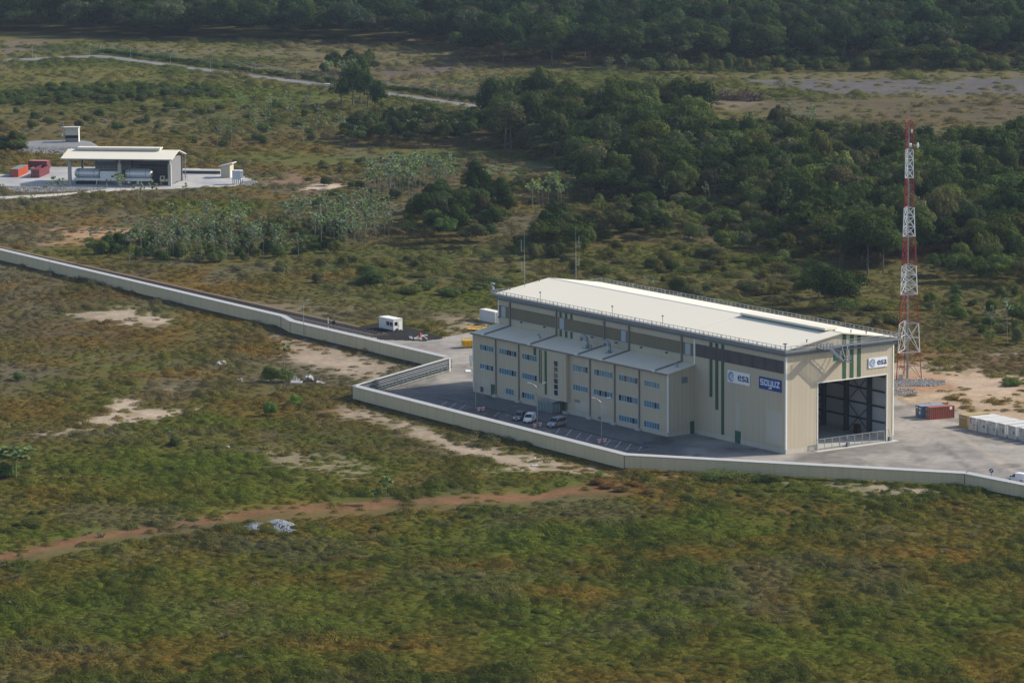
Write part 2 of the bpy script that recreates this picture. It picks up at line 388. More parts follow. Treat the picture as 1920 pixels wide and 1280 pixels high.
def ground_z(x, y):
    x = np.atleast_1d(np.asarray(x, float)); y = np.atleast_1d(np.asarray(y, float))
    px, py = proj_np(x, y); lift = np.zeros_like(x)
    ty = np.interp(px, [-500,660,1170,1808,2400], [560,775,912,950,1085])
    k = sstep(2, 60, py-ty)
    return relief(px, py, x, y)*k
YS = [548.0]
while YS[-1] < 3600: YS.append(YS[-1]*1.0030 if YS[-1] < 1500 else YS[-1]*1.005)
YS = np.array(YS); AS = np.linspace(-.158, .158, 430)
gx = (YS[:,None]*AS[None,:]).ravel(); gy = np.repeat(YS, len(AS))
gpx, gpy = proj_np(gx, gy)
gc, gd, gh = zone(gpx, gpy, gx, gy); gc = gc*(1-.24*np.clip(gd,0,1))[:,None]  # ground colour darkened by cover density, standing in for shade among the plants
gz = ground_z(gx, gy)
def grid_mesh(name, X, Y, Z, nr, nc, cols, mat):
    me = bpy.data.meshes.new(name)
    me.vertices.add(nr*nc); me.vertices.foreach_set('co', np.stack([X,Y,Z],1).astype(np.float32).ravel())
    i = np.arange((nr-1)*(nc-1)); r_ = i//(nc-1); q = i % (nc-1); a = r_*nc+q
    F = np.stack([a, a+1, a+nc+1, a+nc], 1).astype(np.int32)
    me.loops.add(F.size); me.loops.foreach_set('vertex_index', F.ravel())
    me.polygons.add(len(F)); me.polygons.foreach_set('loop_start', np.arange(0, F.size, 4, dtype=np.int32)); 
    me.polygons.foreach_set('use_smooth', np.ones(len(F), bool))
    at = me.attributes.new('col', 'FLOAT_COLOR', 'POINT')
    at.data.foreach_set('color', np.concatenate([cols, np.ones((len(cols),1))], 1).astype(np.float32).ravel())
    me.materials.append(mat); me.update(); me.validate()
    o = bpy.data.objects.new(name, me); COL.objects.link(o); return o
GM = ground_mat('savanna_ground')
ground = grid_mesh('ground', gx, gy, gz, len(YS), len(AS), gc, GM); tag(ground, kind='structure')
mb = MB(); mb.add([(-6000,-3000,-1.6),(6000,-3000,-1.6),(6000,12000,-1.6),(-6000,12000,-1.6)], [(0,1,2,3)])
tag(mb.build('terrain', M('far_terrain', (.055,.062,.026), .95, .4, .01)), kind='structure')

# sheets with their own colours: fine grids cut to a traced outline
def sheet(name, poly, z, cell, colfn, mat, kind='structure'):
    pts = [G(*p) for p in poly]; P2 = [(p.x, p.y) for p in pts]
    x0,x1 = min(p[0] for p in P2), max(p[0] for p in P2); y0,y1 = min(p[1] for p in P2), max(p[1] for p in P2)
    nx = max(2, int((x1-x0)/cell)); ny = max(2, int((y1-y0)/cell))
    X, Y = np.meshgrid(np.linspace(x0,x1,nx+1), np.linspace(y0,y1,ny+1)); X = X.ravel(); Y = Y.ravel()
    s_ = poly_sd(X, Y, P2) + (fbm(X/1.7, Y/1.7, 4, 2)-.5)*.8*cell
    me = bpy.data.meshes.new(name); idx = np.full(len(X), -1)
    a = np.arange(nx*ny); q = a//nx; r_ = a % nx; v0 = q*(nx+1)+r_
    F = np.stack([v0, v0+1, v0+nx+2, v0+nx+1], 1)
    F = F[(s_[F].mean(1) > 0)]
    used = np.unique(F); idx[used] = np.arange(len(used)); F = idx[F]; X = X[used]; Y = Y[used]
    # pull rim vertices onto the outline
    px, py = proj_np(X, Y); cols = colfn(px, py, X, Y)
    me.from_pydata(np.stack([X,Y,np.full(len(X),z)],1).tolist(), [], F.tolist())
    at = me.attributes.new('col', 'FLOAT_COLOR', 'POINT'); at.data.foreach_set('color', np.concatenate([cols, np.ones((len(cols),1))],1).astype(np.float32).ravel())
    me.materials.append(mat); me.update()
    o = bpy.data.objects.new(name, me); COL.objects.link(o); SOLIDS.append(poly); return tag(o, kind=kind)
PAVE = ground_mat('worn_paving', ((.5,.14),(.09,.16)), .15, .9, .02)
def mixn(a, b, t): return np.asarray(a)*(1-t)[:,None]+np.asarray(b)*t[:,None]
def yard_col(px, py, x, y):
    n = fbm(x/7, y/10, 71); n2 = fbm(x/2.2, y/3, 72)
    c = mixn((.215,.20,.185), (.285,.265,.238), sstep(.35,.65,n))
    dark = sstep(30, -10, line_d(px, py, [(690,760),(880,800),(1180,850)], 1.6)-95)           # darker tone over the car park
    c = mixn(c, (.152,.148,.145), dark*sstep(905,880,py)*.95)
    w = sstep(14, 2, line_d(px, py, [(820,705),(760,722),(700,745)], 2)-10+n2*14)
    c = mixn(c, (.22,.21,.19), w*.55)
    t1 = sstep(16, 3, line_d(px, py, [(1660,745),(1760,790),(1850,850),(1925,900)], 2.2)+n2*16-4)          # dusty wheel track
    c = mixn(c, (.36,.315,.26), t1*.7)
    t2 = sstep(26, 4, line_d(px, py, [(1700,765),(1800,810),(1930,850)], 2.0)+n2*20-6)
    c = mixn(c, (.33,.30,.26), t2*.5)
    t3 = sstep(20, 5, line_d(px, py, [(1760,830),(1850,905),(1930,930)], 2.0)+n2*14)
    c = mixn(c, (.13,.127,.125), t3*.6)
    t4 = sstep(40, 5, line_d(px, py, [(1480,868),(1580,852),(1680,838)], 2.0)+n2*40)
    c = mixn(c, (.16,.16,.16), t4*.6)
    t5 = sstep(8, 2, line_d(px, py, [(640,622),(760,650),(890,690)], 2.4)+n2*8)
    c = mixn(c, (.36,.34,.27), t5*.7)
    for tr_ in ([(700,738),(860,742),(1000,790),(1180,842),(1330,866)],[(1500,862),(1600,850),(1720,800),(1800,800)],[(1690,790),(1780,850),(1850,895)],[(860,700),(760,722),(690,744)]):
        dd_ = line_d(px, py, tr_, 3.0); c = mixn(c, np.asarray(c)*.74, (np.exp(-((dd_-5)/2.2)**2)*.7*sstep(.3,.6,n2)))
    blot = sstep(.62,.75,fbm(x/4.5,y/7,75)); c = mixn(c, np.asarray(c)*.72, blot)
    return np.asarray(c)*(.9+.2*n2)[:,None]
YARD = [(528,597),(700,633),(800,637),(890,622),(960,600),(1240,640),(1660,740),(1704,757),(1790,772),(1840,778),(1990,800),(1990,945),(1808,905),(1170,872),(662,742),(835,690),(548,612)]
yard = sheet('yard', YARD, .03, .75, yard_col, PAVE)
PAD = [(664,615),(706,606),(762,612),(834,634),(795,640),(712,637)]
sheet('asphalt_pad', PAD, .05, .6, lambda px,py,x,y: np.full((len(x),3), .030)*(.8+.5*fbm(x/3,y/4,9))[:,None], PAVE)
CPAD = [(-60,331),(20,326),(95,313),(150,313),(345,315.5),(414,317),(482,341),(440,349),(320,354.5),(205,358),(60,350),(-60,350)]
sheet('concrete_apron', CPAD, .03, 1.2, lambda px,py,x,y: mixn((.29,.29,.30),(.37,.365,.36), sstep(.3,.7,fbm(x/9,y/12,31))), PAVE)
sheet('access_road', [(-60,375),(0,369),(130,362),(215,353),(300,352),(300,355),(220,358),(130,366),(0,375),(-60,380)], .06, .9, lambda px,py,x,y: np.tile((.40,.38,.34), (len(x),1))*(.85+.3*fbm(x/4,y/6,12))[:,None], PAVE)
TR = [(-40,116),(60,111),(130,108),(188,106),(240,112),(300,120),(450,140),(600,158.5),(720,175),(820,188.5),(930,205),(1000,214),(1100,226)]
def band(pts, w): return [(x, y-w) for x, y in pts] + [(x, y+w) for x, y in pts[::-1]]
sheet('road', band(TR, 2.6), .03, 1.6, lambda px,py,x,y: np.tile((.17,.17,.175), (len(x),1))*(.85+.3*fbm(x/8,y/14,13))[:,None], PAVE)
tag(bpy.data.objects['road'], kind='structure')
GRAV = ground_mat('grey_gravel', ((1.6,.55),(.5,.3)), 1.0, .95, .3)
# ================================================================== HANGAR
HL, HW, AN, U1, HA, HB, EV, AP = 102.62, 28.15, 6.94, 30.48, 13.17, 14.5, 21.5, 23.67
hangar = thing('hangar', 'long beige hangar with cream roof, office annex and an open gable door', 'hangar', A0, -TB)
def hb(mb, u0, u1, v0, v1, z0, z1, mi=0): return mb.box(-u0, -u1, v0, v1, z0, z1, mi)
def c1(x, y): return 860+x/3.369, 480+y/3.369
def c2(x, y): return 1280+x/3.764, 540+y/3.764
slope = (AP-EV)/(HW/2)
D1, D2, DH = 8.3, 26.3, 13.73
# walls -------------------------------------------------------------
w = MB(); t = .3
hb(w, .0, HL, 0, t, .9, EV-.02); w.build('wall', BEIGE, hangar)
w = MB(); hb(w, 0, HL, HW-t, HW, .9, EV-.02); w.build('wall', [BEIGE], hangar)
def gable(u0, u1, holes):
    w = MB(); z0 = .9
    y0, y1 = t, HW-t
    if holes:
        hb(w, u0, u1, y0, D1, z0, DH); hb(w, u0, u1, D2, y1, z0, DH)
    else: hb(w, u0, u1, y0, y1, z0, DH)
    hb(w, u0, u1, y0, y1, DH, EV-.02)
    w.hexa([(-u1, y0, EV-.02), (-u0, y0, EV-.02), (-u0, y1, EV-.02), (-u1, y1, EV-.02)],
           [(-u1, HW/2-.02, AP-.06), (-u0, HW/2-.02, AP-.06), (-u0, HW/2+.02, AP-.06), (-u1, HW/2+.02, AP-.06)])
    return w
gable(0, t, True).build('wall', BEIGE, hangar)
gable(HL-t, HL, False).build('wall', BEIGE, hangar)
p = MB()
hb(p, -.03, HL+.03, -.05, t+.02, -.3, .9); hb(p, -.03, HL+.03, HW-t-.02, HW+.05, -.3, .9)
hb(p, -.03, t+.03, t+.02, D1-.02, -.3, .9); hb(p, -.03, t+.03, D2+.02, HW-t-.02, -.3, .9); hb(p, HL-t-.03, HL+.03, t+.02, HW-t-.02, -.3, .9)
p.build('plinth', PLINTH, hangar)
for q in ((-.08,.25,-.08,.25,.9,20.3),(-.08,.25,HW-.25,HW+.08,.9,20.3),(U1-.25,U1+.15,-.09,.0,HB+.1,20.2),(HL-.25,HL+.08,-.08,.25,HB,20.3)):
    tr = MB(); hb(tr, *q); tr.build('corner_trim', TRIM, hangar)
f = MB()
hb(f, -.06, t+.06, D1-.22, D1, 0, DH); hb(f, -.06, t+.06, D2, D2+.22, 0, DH); hb(f, -.06, t+.06, D1-.22, D2+.22, DH, DH+.2)
f.build('door_frame', TRIM, hangar)
# floor inside
fl = MB(); hb(fl, t, HL-t, t, HW-t, -.05, .12); fl.build('floor', CONC, hangar)
# inner skin and steelwork seen through the door
sk = MB(); hb(sk, t+.05, HL-t-.05, HW-t-.06, HW-t-.02, .9, EV-.6); hb(sk, t+.05, HL-t-.05, t+.02, t+.06, .9, EV-.6); hb(sk, HL-t-.1, HL-t-.04, t+.06, HW-t-.06, .9, EV-.6)
sk.build('inner_wall', INT, hangar)
for i, u in enumerate([6.5, 14, 21.5, 29, 36.5, 44]):
    c = MB()
    for vv in (HW-1.0, 1.0):
        hb(c, u-.35, u+.35, vv-.45, vv-.39, .1, EV-1.2); hb(c, u-.35, u+.35, vv+.39, vv+.45, .1, EV-1.2); hb(c, u-.05, u+.05, vv-.39, vv+.39, .1, EV-1.2)
    hb(c, u-.3, u+.3, .6, HW-.6, EV-1.2, EV-.4)
    c.build('column_frame', DSTEEL, hangar)
for z in (3.2, 6.4, 9.6, 12.8, 16):
    g = MB(); hb(g, t+.2, 60, HW-.62, HW-.38, z-.18, z+.18); g.build('girt', DSTEEL, hangar)
for u in (6.5, 21.5):
    for z0, z1 in ((.5, 6.2), (6.6, 12.6)):
        b = MB(); b.tube((-u-.3, HW-.75, z0), (-u-7.2, HW-.75, z1), .09); b.tube((-u-.3, HW-.75, z1), (-u-7.2, HW-.75, z0), .09); b.build('brace', DSTEEL, hangar)
cb = MB(); hb(cb, 3, 60, HW-2.1, HW-1.5, 14.0, 14.8); cb.build('crane_rail', DSTEEL, hangar)
bx_ = MB(); hb(bx_, 9, 10.2, HW-2.2, HW-1.3, .12, 2.1); hb(bx_, 9.3, 9.9, HW-2.3, HW-2.2, 1.2, 1.8); bx_.build('cabinet', M('dark_rust', (.07,.03,.025), .7), hangar)
# roof ----------------------------------------------------------------
def roof_slope(sgn, name):
    r_ = MB(); o = .55; th = .22
    y0 = HW/2; y1 = (-o if sgn < 0 else HW+o); z1 = EV - o*slope
    x0, x1 = -HL-o, o
    r_.hexa([(x0,y0,AP-th),(x1,y0,AP-th),(x1,y1,z1-th),(x0,y1,z1-th)][::1 if sgn > 0 else -1],
            [(x0,y0,AP),(x1,y0,AP),(x1,y1,z1),(x0,y1,z1)][::1 if sgn > 0 else -1])
    return r_.build(name, ROOF, hangar)
roof_slope(-1, 'roof'); roof_slope(1, 'roof')
rc = MB(); rc.hexa([(-HL-.56,HW/2-.3,AP-.02),(.56,HW/2-.3,AP-.02),(.56,HW/2+.3,AP-.02),(-HL-.56,HW/2+.3,AP-.02)],
                   [(-HL-.56,HW/2-.03,AP+.07),(.56,HW/2-.03,AP+.07),(.56,HW/2+.03,AP+.07),(-HL-.56,HW/2+.03,AP+.07)])
rc.build('ridge_cap', M('ridge_grey', (.5,.5,.5), .5, .05), hangar)
# raised ridge ventilator near the gable
ue, uf = 3.2, 31.0
rv = MB(); hb(rv, ue, uf, HW/2-1.25, HW/2+1.25, AP-.25, AP+.16, 1)
rv.hexa([(-uf-.2,HW/2-1.65,AP+.10),(-ue+.2,HW/2-1.65,AP+.10),(-ue+.2,HW/2+1.65,AP+.10),(-uf-.2,HW/2+1.65,AP+.10)],
        [(-uf-.2,HW/2-1.55,AP+.55),(-ue+.2,HW/2-1.55,AP+.55),(-ue+.2,HW/2+1.55,AP+.55),(-uf-.2,HW/2+1.55,AP+.55)])
rv.build('ridge_vent', [ROOF, GREEN], hangar)
sm = MB(); hb(sm, U1+.9, U1+1.2, -.5, HW/2-.4, 0, .02)
for v_ in sm.v[:]: pass
sm.v = [(x, y, EV+y*slope+.012+z) for x, y, z in sm.v]; sm.build('roof_seam', M('seam', (.62,.61,.58), .6, .05), hangar)
# eave walkway, beam, guard rails -------------------------------------------------
def rail(mb, p0, p1, h=1.0, step=1.5, r=.045):
    p0 = Vector(p0); p1 = Vector(p1); n = max(1, round((p1-p0).length/step)); z = Vector((0,0,1))
    for i in range(n+1):
        q = p0.lerp(p1, i/n); mb.bar(q, q+z*h, r*2, r*2)
        if i % 4 == 2:
            q2 = q + (p1-p0).normalized()*.28; mb.bar(q2, q2+z*h, r*2, r*2)
    for k in (1.0, .5): mb.bar(p0+z*h*k, p1+z*h*k, r*2, r*2)
WZ = 21.15; WO = 1.05
for sd_ in ('near', 'far', 'gable', 'back'):
    k = MB(); be = MB(); ra = MB(); br = MB()
    if sd_ in ('near', 'far'):
        s = -1 if sd_ == 'near' else 1; y = 0 if s < 0 else HW
        hb(k, -WO, HL+WO, y+s*.02, y+s*WO, WZ-.08, WZ); hb(k, -WO, HL+WO, y+s*WO, y+s*(WO+.08), WZ-.30, WZ+.18)
        hb(be, -.4, HL+.4, y+s*.02, y+s*.34, 19.98, 20.32)
        rail(ra, (WO, y+s*WO, WZ), (-HL-WO, y+s*WO, WZ))
        for i in range(16):
            u = .5+i*(HL-1)/15; br = MB(); hb(br, u-.12, u+.12, y+s*.05, y+s*.95, WZ-.30, WZ-.1); br.build('bracket', DSTEEL, hangar)
    else:
        u = 0 if sd_ == 'gable' else HL; s = -1 if u == 0 else 1
        hb(k, u+s*.02, u+s*WO, -.0, HW+.0, WZ-.08, WZ); hb(k, u+s*WO, u+s*(WO+.08), -WO, HW+WO, WZ-.30, WZ+.18)
        hb(be, u+s*.02, u+s*.34, -.02, HW+.02, 19.98, 20.32)
        rail(ra, (-(u+s*WO), -WO, WZ), (-(u+s*WO), HW+WO, WZ))
        for i in range(8):
            v = .5+i*(HW-1)/7; br = MB(); hb(br, u+s*.05, u+s*.95, v-.12, v+.12, WZ-.30, WZ-.1); br.build('bracket', DSTEEL, hangar)
    k.build('walkway', STEEL, hangar); be.build('eave_beam', M('blue_grey_beam', (.14,.18,.24), .5, .1), hangar)
    ra.build('guard_rail', LSTEEL, hangar); pass
# stair and landing on the gable
st = MB(); so_, si_ = 2.5, 1.1
hb(st, -3.1, -WO-.1, 7.2, 10.0, WZ-.1, WZ)
for v0, z0, v1, z1 in ((9.6, WZ-.05, 13.3, 17.9),):
    for x in (1.35, 2.45):
        st.bar((x, v0, z0), (x, v1, z1), .08, .28)
        st.bar((x, v0, z0+1.05), (x, v1, z1+1.05), .06, .06)
        for q in range(5):
            a = q/4; yy = v0+(v1-v0)*a; zz = z0+(z1-z0)*a; st.bar((x, yy, zz), (x, yy, zz+1.05), .05, .05)
    for q in range(12):
        a = (q+.5)/12; yy = v0+(v1-v0)*a; zz = z0+(z1-z0)*a; st.box(1.35, 2.45, yy-.16, yy+.16, zz+.0, zz+.05)
hb(st, -2.6, -.05, 13.2, 15.0, 17.8, 17.9)
rail(st, (2.6, 13.4, 17.9), (2.6, 15.0, 17.9), 1.05, .8); rail(st, (2.6, 15.0, 17.9), (.1, 15.0, 17.9), 1.05, .8)
rail(st, (3.1, 7.2, WZ), (3.1, 9.6, WZ), 1.05, .8); rail(st, (3.1, 7.2, WZ), (1.2, 7.2, WZ), 1.05, .8)
for yy in (13.5, 14.8): st.bar((2.5, yy, 17.9), (1.1, yy, WZ), .09, .09)
st.build('stair', STEEL, hangar)
dd = MB(); hb(dd, -.06, .02, 12.3, 13.9, 17.95, 20.0)
d_ = dd.build('door', DGREEN, hangar)
hn = MB(); hb(hn, -.13, -.06, 13.6, 13.75, 18.8, 18.95); hn.build('handle', LSTEEL, d_)
# green stripes ---------------------------------------------------------------
def stripe_gable(xa, xb, ybot):
    v0, _ = on_u(*c2(xa, 500), 0); v1, _ = on_u(*c2(xb, 500), 0); _, zb = on_u(*c2((xa+xb)/2, ybot), 0)
    mb = MB(); zt = AP - slope*abs((v0+v1)/2-HW/2) - .35
    hb(mb, -.05, .0, v0, v1, max(zb, DH+.25), zt); mb.build('stripe', GREEN, hangar)
for a_ in ((1128,1153,645), (1180,1206,637), (1232,1257,630)): stripe_gable(*a_)
for xa, xb, yb in ((190,210,767), (231,252,858), (273,293,1033)):
    u0, _ = on_v(*c2(xa, 600), 0); u1, _ = on_v(*c2(xb, 600), 0); _, zb = on_v(*c2((xa+xb)/2, yb), 0)
    mb = MB(); hb(mb, u1, u0, -.05, 0, max(.92, zb), 19.95); mb.build('stripe', GREEN, hangar)
for xa, xb in ((638,652), (672,687), (706,720)):
    u0, _ = on_v(*c1(xa, 500), 0); u1, _ = on_v(*c1(xb, 500), 0)
    mb = MB(); hb(mb, u1, u0, -.05, 0, HB+.15, 19.95); mb.build('stripe', GREEN, hangar)
# translucent strips -------------------------------------------------------------
_, zs1 = on_v(*c1(333, 325), 0); _, zs0 = on_v(*c1(333, 397), 0)
for xa, xb in ((257,322), (333,614), (630,918), (926,1073), (1085,1408), (1416,1480)):
    u0, _ = on_v(*c1(xa, 400), 0); u1, _ = on_v(*c1(xb, 400), 0)
    mb = MB(); hb(mb, u1, u0, -.09, -.0, zs0, zs1); mb.build('window_strip', SKYL, hangar)
    sl_ = MB(); hb(sl_, u1, u0, -.14, -.0, zs0-.12, zs0-.01); sl_.build('sill', LPANE, hangar)
for xa, xb in ((273,299), (640,668), (1029,1058), (1434,1466)):
    u0, _ = on_v(*c1(xa, 400), 0); u1, _ = on_v(*c1(xb, 400), 0)
    mb = MB(); hb(mb, u1, u0, -.13, -.09, zs0+.1, zs1-.1); mb.build('vent_panel', LPANE, hangar)
u0, _ = on_v(*c2(92, 450), 0); u1, _ = on_v(*c2(714, 560), 0)
_, z1_ = on_v(*c2(400, 453), 0); _, z0_ = on_v(*c2(400, 542), 0)
nseg = 3
for i in range(nseg):
    ua = u0+(u1-u0)*i/nseg; ub = u0+(u1-u0)*(i+1)/nseg
    mb = MB(); hb(mb, ua-.06, ub+.06, -.09, 0, z0_, z1_); mb.build('window_strip', SKYD, hangar)
# annex -------------------------------------------------------------------------
w = MB(); hb(w, U1, HL, -AN, -AN+.3, .9, HA)
w.build('annex_wall', BEIGE, hangar)
for u in (U1, HL-.3):
    w = MB(); hb(w, u, u+.3, -AN+.3, 0, .9, HA-.02)
    w.hexa([(-u-.3,-AN+.3,HA-.02),(-u,-AN+.3,HA-.02),(-u,-.0,HA-.02),(-u-.3,-.0,HA-.02)],
           [(-u-.3,-AN+.3,HA+.02),(-u,-AN+.3,HA+.02),(-u,-.0,HB-.1),(-u-.3,-.0,HB-.1)]); w.build('annex_wall', BEIGE, hangar)
w = MB(); hb(w, U1-.04, HL+.04, -AN-.05, -AN+.32, -.3, .9); hb(w, U1-.04, U1+.32, -AN+.32, -.05, -.3, .9); hb(w, HL-.3, HL+.04, -AN+.32, -.05, -.3, .9); w.build('annex_plinth', PLINTH, hangar)
r_ = MB(); r_.hexa([(-HL-.3,-AN-.35,HA-.08),(-U1+.3,-AN-.35,HA-.08),(-U1+.3,-.09,HB-.1),(-HL-.3,-.09,HB-.1)],
                   [(-HL-.3,-AN-.35,HA+.1),(-U1+.3,-AN-.35,HA+.1),(-U1+.3,-.09,HB+.08),(-HL-.3,-.09,HB+.08)])
r_.build('annex_roof', ARO, hangar)
gu = MB(); hb(gu, U1-.3, HL+.3, -AN-.62, -AN-.36, HA-.24, HA+.06); gu.build('gutter', BROWN, hangar)
for q in ((U1-.06,U1+.2),(HL-.2,HL+.06)):
    ct = MB(); hb(ct, q[0], q[1], -AN-.06, -AN+.2, .9, HA-.1); ct.build('corner_trim', TRIM, hangar)
# downpipes
for x in (327, 620, 922, 1078, 1411):
    u, _ = on_v(*c1(x, 420), 0)
    mb = MB(); hb(mb, u-.2, u+.2, -.30, -.0, HB+.3, 20.4); mb.build('downpipe', BROWN, hangar)
    mb = MB(); mb.bar((-u, -.2, HB+.2), (-u, -AN-.3, HA+.24), .42, .22); hbk = mb.build('downpipe', BROWN, hangar)
    mb = MB(); hb(mb, u-.35, u+.35, -AN-.75, -AN-.3, HA+.06, HA+.42); mb.build('gutter_outlet', TRIM, hangar)
for x in (238, 383, 684, 832, 988, 1143):
    u, _ = on_v(*c1(x, 800), -AN)
    mb = MB(); hb(mb, u-.13, u+.13, -AN-.26, -AN, .5, HA-.3); mb.build('downpipe', BROWN, hangar)
    mb = MB(); hb(mb, u-.7, u+.7, -AN-.75, -AN-.06, -.2, .55); mb.build('concrete_foot', CONC, hangar)
# windows
def window(x0, y0, x1, y1, bay=0, rows=1, dark=None):
    v = -AN-bay
    u0, zt = on_v(*c1(x0, y0), v); u1, zb = on_v(*c1(x1, y1), v)
    ua, ub = min(u0,u1), max(u0,u1)
    fr = MB(); e = .09
    hb(fr, ua-e, ub+e, v-.10, v, zb-.14, zb); hb(fr, ua-e, ub+e, v-.07, v, zt, zt+e); hb(fr, ua-e, ua, v-.07, v, zb, zt); hb(fr, ub, ub+e, v-.07, v, zb, zt)
    n = max(1, round((ub-ua)/.92)) if rows == 1 else 1
    pn = MB()
    for i in range(n):
        for j in range(rows):
            a = ua+(ub-ua)*i/n; b = ua+(ub-ua)*(i+1)/n; za = zb+(zt-zb)*j/rows; zc = zb+(zt-zb)*(j+1)/rows
            if i: hb(fr, a-.04, a+.04, v-.07, v, zb, zt)
            if j: hb(fr, ua, ub, v-.07, v, za-.09, za+.09)
            hb(pn, a+.04, b-.04, v-.03, v-.003, za+(.09 if j else 0), zc-(.09 if j < rows-1 else 0), 1 if (rows > 1 or rnd.random() < .15) else (2 if rnd.random() < .35 else 0))
    W_ = fr.build('window', M('window_frame', (.40,.47,.52), .5, .05), hangar); pn.build('pane', [GLASS, GLASSD, M('blind_glass', (.065,.17,.23), .2, .3, 1.2, spec=.6)], W_)
BAY = .9
for a_ in ((135,556,220,607),(135,677,220,727),(257,582,365,637),(257,704,365,762),(402,614,494,667),(402,736,495,790),(298,833,350,879),(402,858,477,908),
           (724,684,816,740),(724,809,816,862),(855,712,972,773),(855,838,972,898),(1012,747,1131,808),(1012,872,1131,935),(1012,1001,1131,1062),
           (1172,783,1269,837),(1172,909,1269,968),(1172,1037,1269,1096)): window(*a_)
# stair bay above the entrance
ub0, _ = on_v(*c1(680, 850), -AN-BAY); ub1, _ = on_v(*c1(503, 850), -AN-BAY); _, zbay = on_v(*c1(640, 906), -AN-BAY)
mb = MB(); hb(mb, ub0, ub1, -AN-BAY, -AN-.01, zbay, HA-.26); mb.build('annex_bay', BEIGE, hangar)
mb = MB(); hb(mb, ub0-.03, ub1+2.2, -AN-BAY-.02, -AN-.01, zbay-.25, zbay-.01); mb.build('canopy_edge', PLINTH, hangar)
window(602,660,628,882, BAY, 6)
for xa, xb, yt, yb in ((508,515,585,800),(519,525,588,803),(543,557,592,872)):
    u0,_ = on_v(*c1(xa, 700), -AN-BAY); u1,_ = on_v(*c1(xb, 700), -AN-BAY); _, zt = on_v(*c1(xa, yt), -AN-BAY); _, zb = on_v(*c1(xa, yb), -AN-BAY)
    mb = MB(); hb(mb, u1, u0, -AN-BAY-.04, -AN-BAY, max(zb, zbay+.1), min(zt, HA-.3)); mb.build('stripe', GREEN, hangar)
u0,_ = on_v(*c1(473, 600), -AN); u1,_ = on_v(*c1(490, 600), -AN); _, zb = on_v(*c1(480, 626), -AN)
mb = MB(); hb(mb, u1, u0, -AN-.03, -AN, zb, HA-.3); mb.build('stripe', GREEN, hangar)
# glass entrance porch
ug0,_ = on_v(*c1(590, 990), -AN-2.9); ug1,_ = on_v(*c1(500, 975), -AN-2.9)
gm = M('porch_glass', (.16,.21,.22), .15, .25, .8, spec=.6)
pz = zbay-.5
pb = MB(); hb(pb, ug0, ug1, -AN-2.9, -AN-2.84, .1, pz-.25); hb(pb, ug0, ug0+.06, -AN-2.84, -AN-BAY, .1, pz-.25); hb(pb, ug1-.06, ug1, -AN-2.84, -AN-BAY, .1, pz-.25)
po = pb.build('porch', gm, hangar)
pf = MB()
for i in range(6):
    u = ug0+(ug1-ug0)*i/5; hb(pf, u-.05, u+.05, -AN-2.95, -AN-2.9, 0, pz-.2)
for v_ in (-2.9, -1.9, -.95): hb(pf, ug0-.05, ug0-.0, -AN+v_-.05, -AN+v_+.05, 0, pz-.2)
hb(pf, ug0-.08, ug1+.08, -AN-2.97, -AN-2.84, pz-.25, pz-.1)
pf.build('porch_frame', M('pale_green_frame', (.30,.36,.35), .5), po)
pr = MB(); pr.hexa([(-ug1-.1,-AN-3.1,pz-.12),(-ug0+.1,-AN-3.1,pz-.12),(-ug0+.1,-AN-BAY-.02,pz+.18),(-ug1-.1,-AN-BAY-.02,pz+.18)],
                   [(-ug1-.1,-AN-3.1,pz-.05),(-ug0+.1,-AN-3.1,pz-.05),(-ug0+.1,-AN-BAY-.02,pz+.25),(-ug1-.1,-AN-BAY-.02,pz+.25)]); pr.build('porch_roof', gm, po)
# green doors
def door(xa, ya, xb, yb, v=-AN, off=.06, nm='door'):
    u0, zt = on_v(*c1(xa, ya), v); u1, _ = on_v(*c1(xb, yb), v)
    mb = MB(); hb(mb, u1, u0, v-off, v+.01 if off > 0 else v, .05, max(zt, 2.2)); o_ = mb.build(nm, DGREEN, hangar)
    h_ = MB(); hb(h_, u1+.12, u1+.25, v-off-.05, v-off, 1.05, 1.2); h_.build('handle', LSTEEL, o_)
door(205, 807, 229, 880); door(655, 915, 678, 985)
u0, zt = on_v(*c2(371, 1003), 0); u1, _ = on_v(*c2(409, 1098), 0)
mb = MB(); hb(mb, u1, u0, -.09, -.0, .05, zt); o_ = mb.build('door', DGREEN, hangar); h_ = MB(); hb(h_, u1+.12, u1+.25, -.14, -.09, 1.05, 1.2); h_.build('handle', LSTEEL, o_)
v0, zt = on_u(*c1(1461, 1043), U1); v1, _ = on_u(*c1(1487, 1090), U1)
mb = MB(); hb(mb, U1-.09, U1, v0, min(v1, -.12), .05, zt); o_ = mb.build('door', DGREEN, hangar); h_ = MB(); hb(h_, U1-.14, U1-.09, v0+.1, v0+.25, 1.05, 1.2); h_.build('handle', LSTEEL, o_)
# grilles
GR = M('grille', (.20,.22,.24), .5, .1, 1, ribs=.18, ribdir='z', ribamt=.5)
v0, z1_ = on_u(*c1(1408, 765), U1); v1, z0_ = on_u(*c1(1446, 800), U1)
mb = MB(); hb(mb, U1-.05, U1, v0, v1, z0_, z1_); mb.build('grille', GR, hangar)
for q in ((732,902,768,928),(880,1010,903,1036),(138,823,157,860)):
    u0, zt = on_v(*c1(q[0], q[1]), -AN); u1, zb = on_v(*c1(q[2], q[3]), -AN)
    mb = MB(); hb(mb, u1, u0, -AN-.06, -AN, zb, zt); mb.build('grille', GR if q[0] > 200 else DSTEEL, hangar)
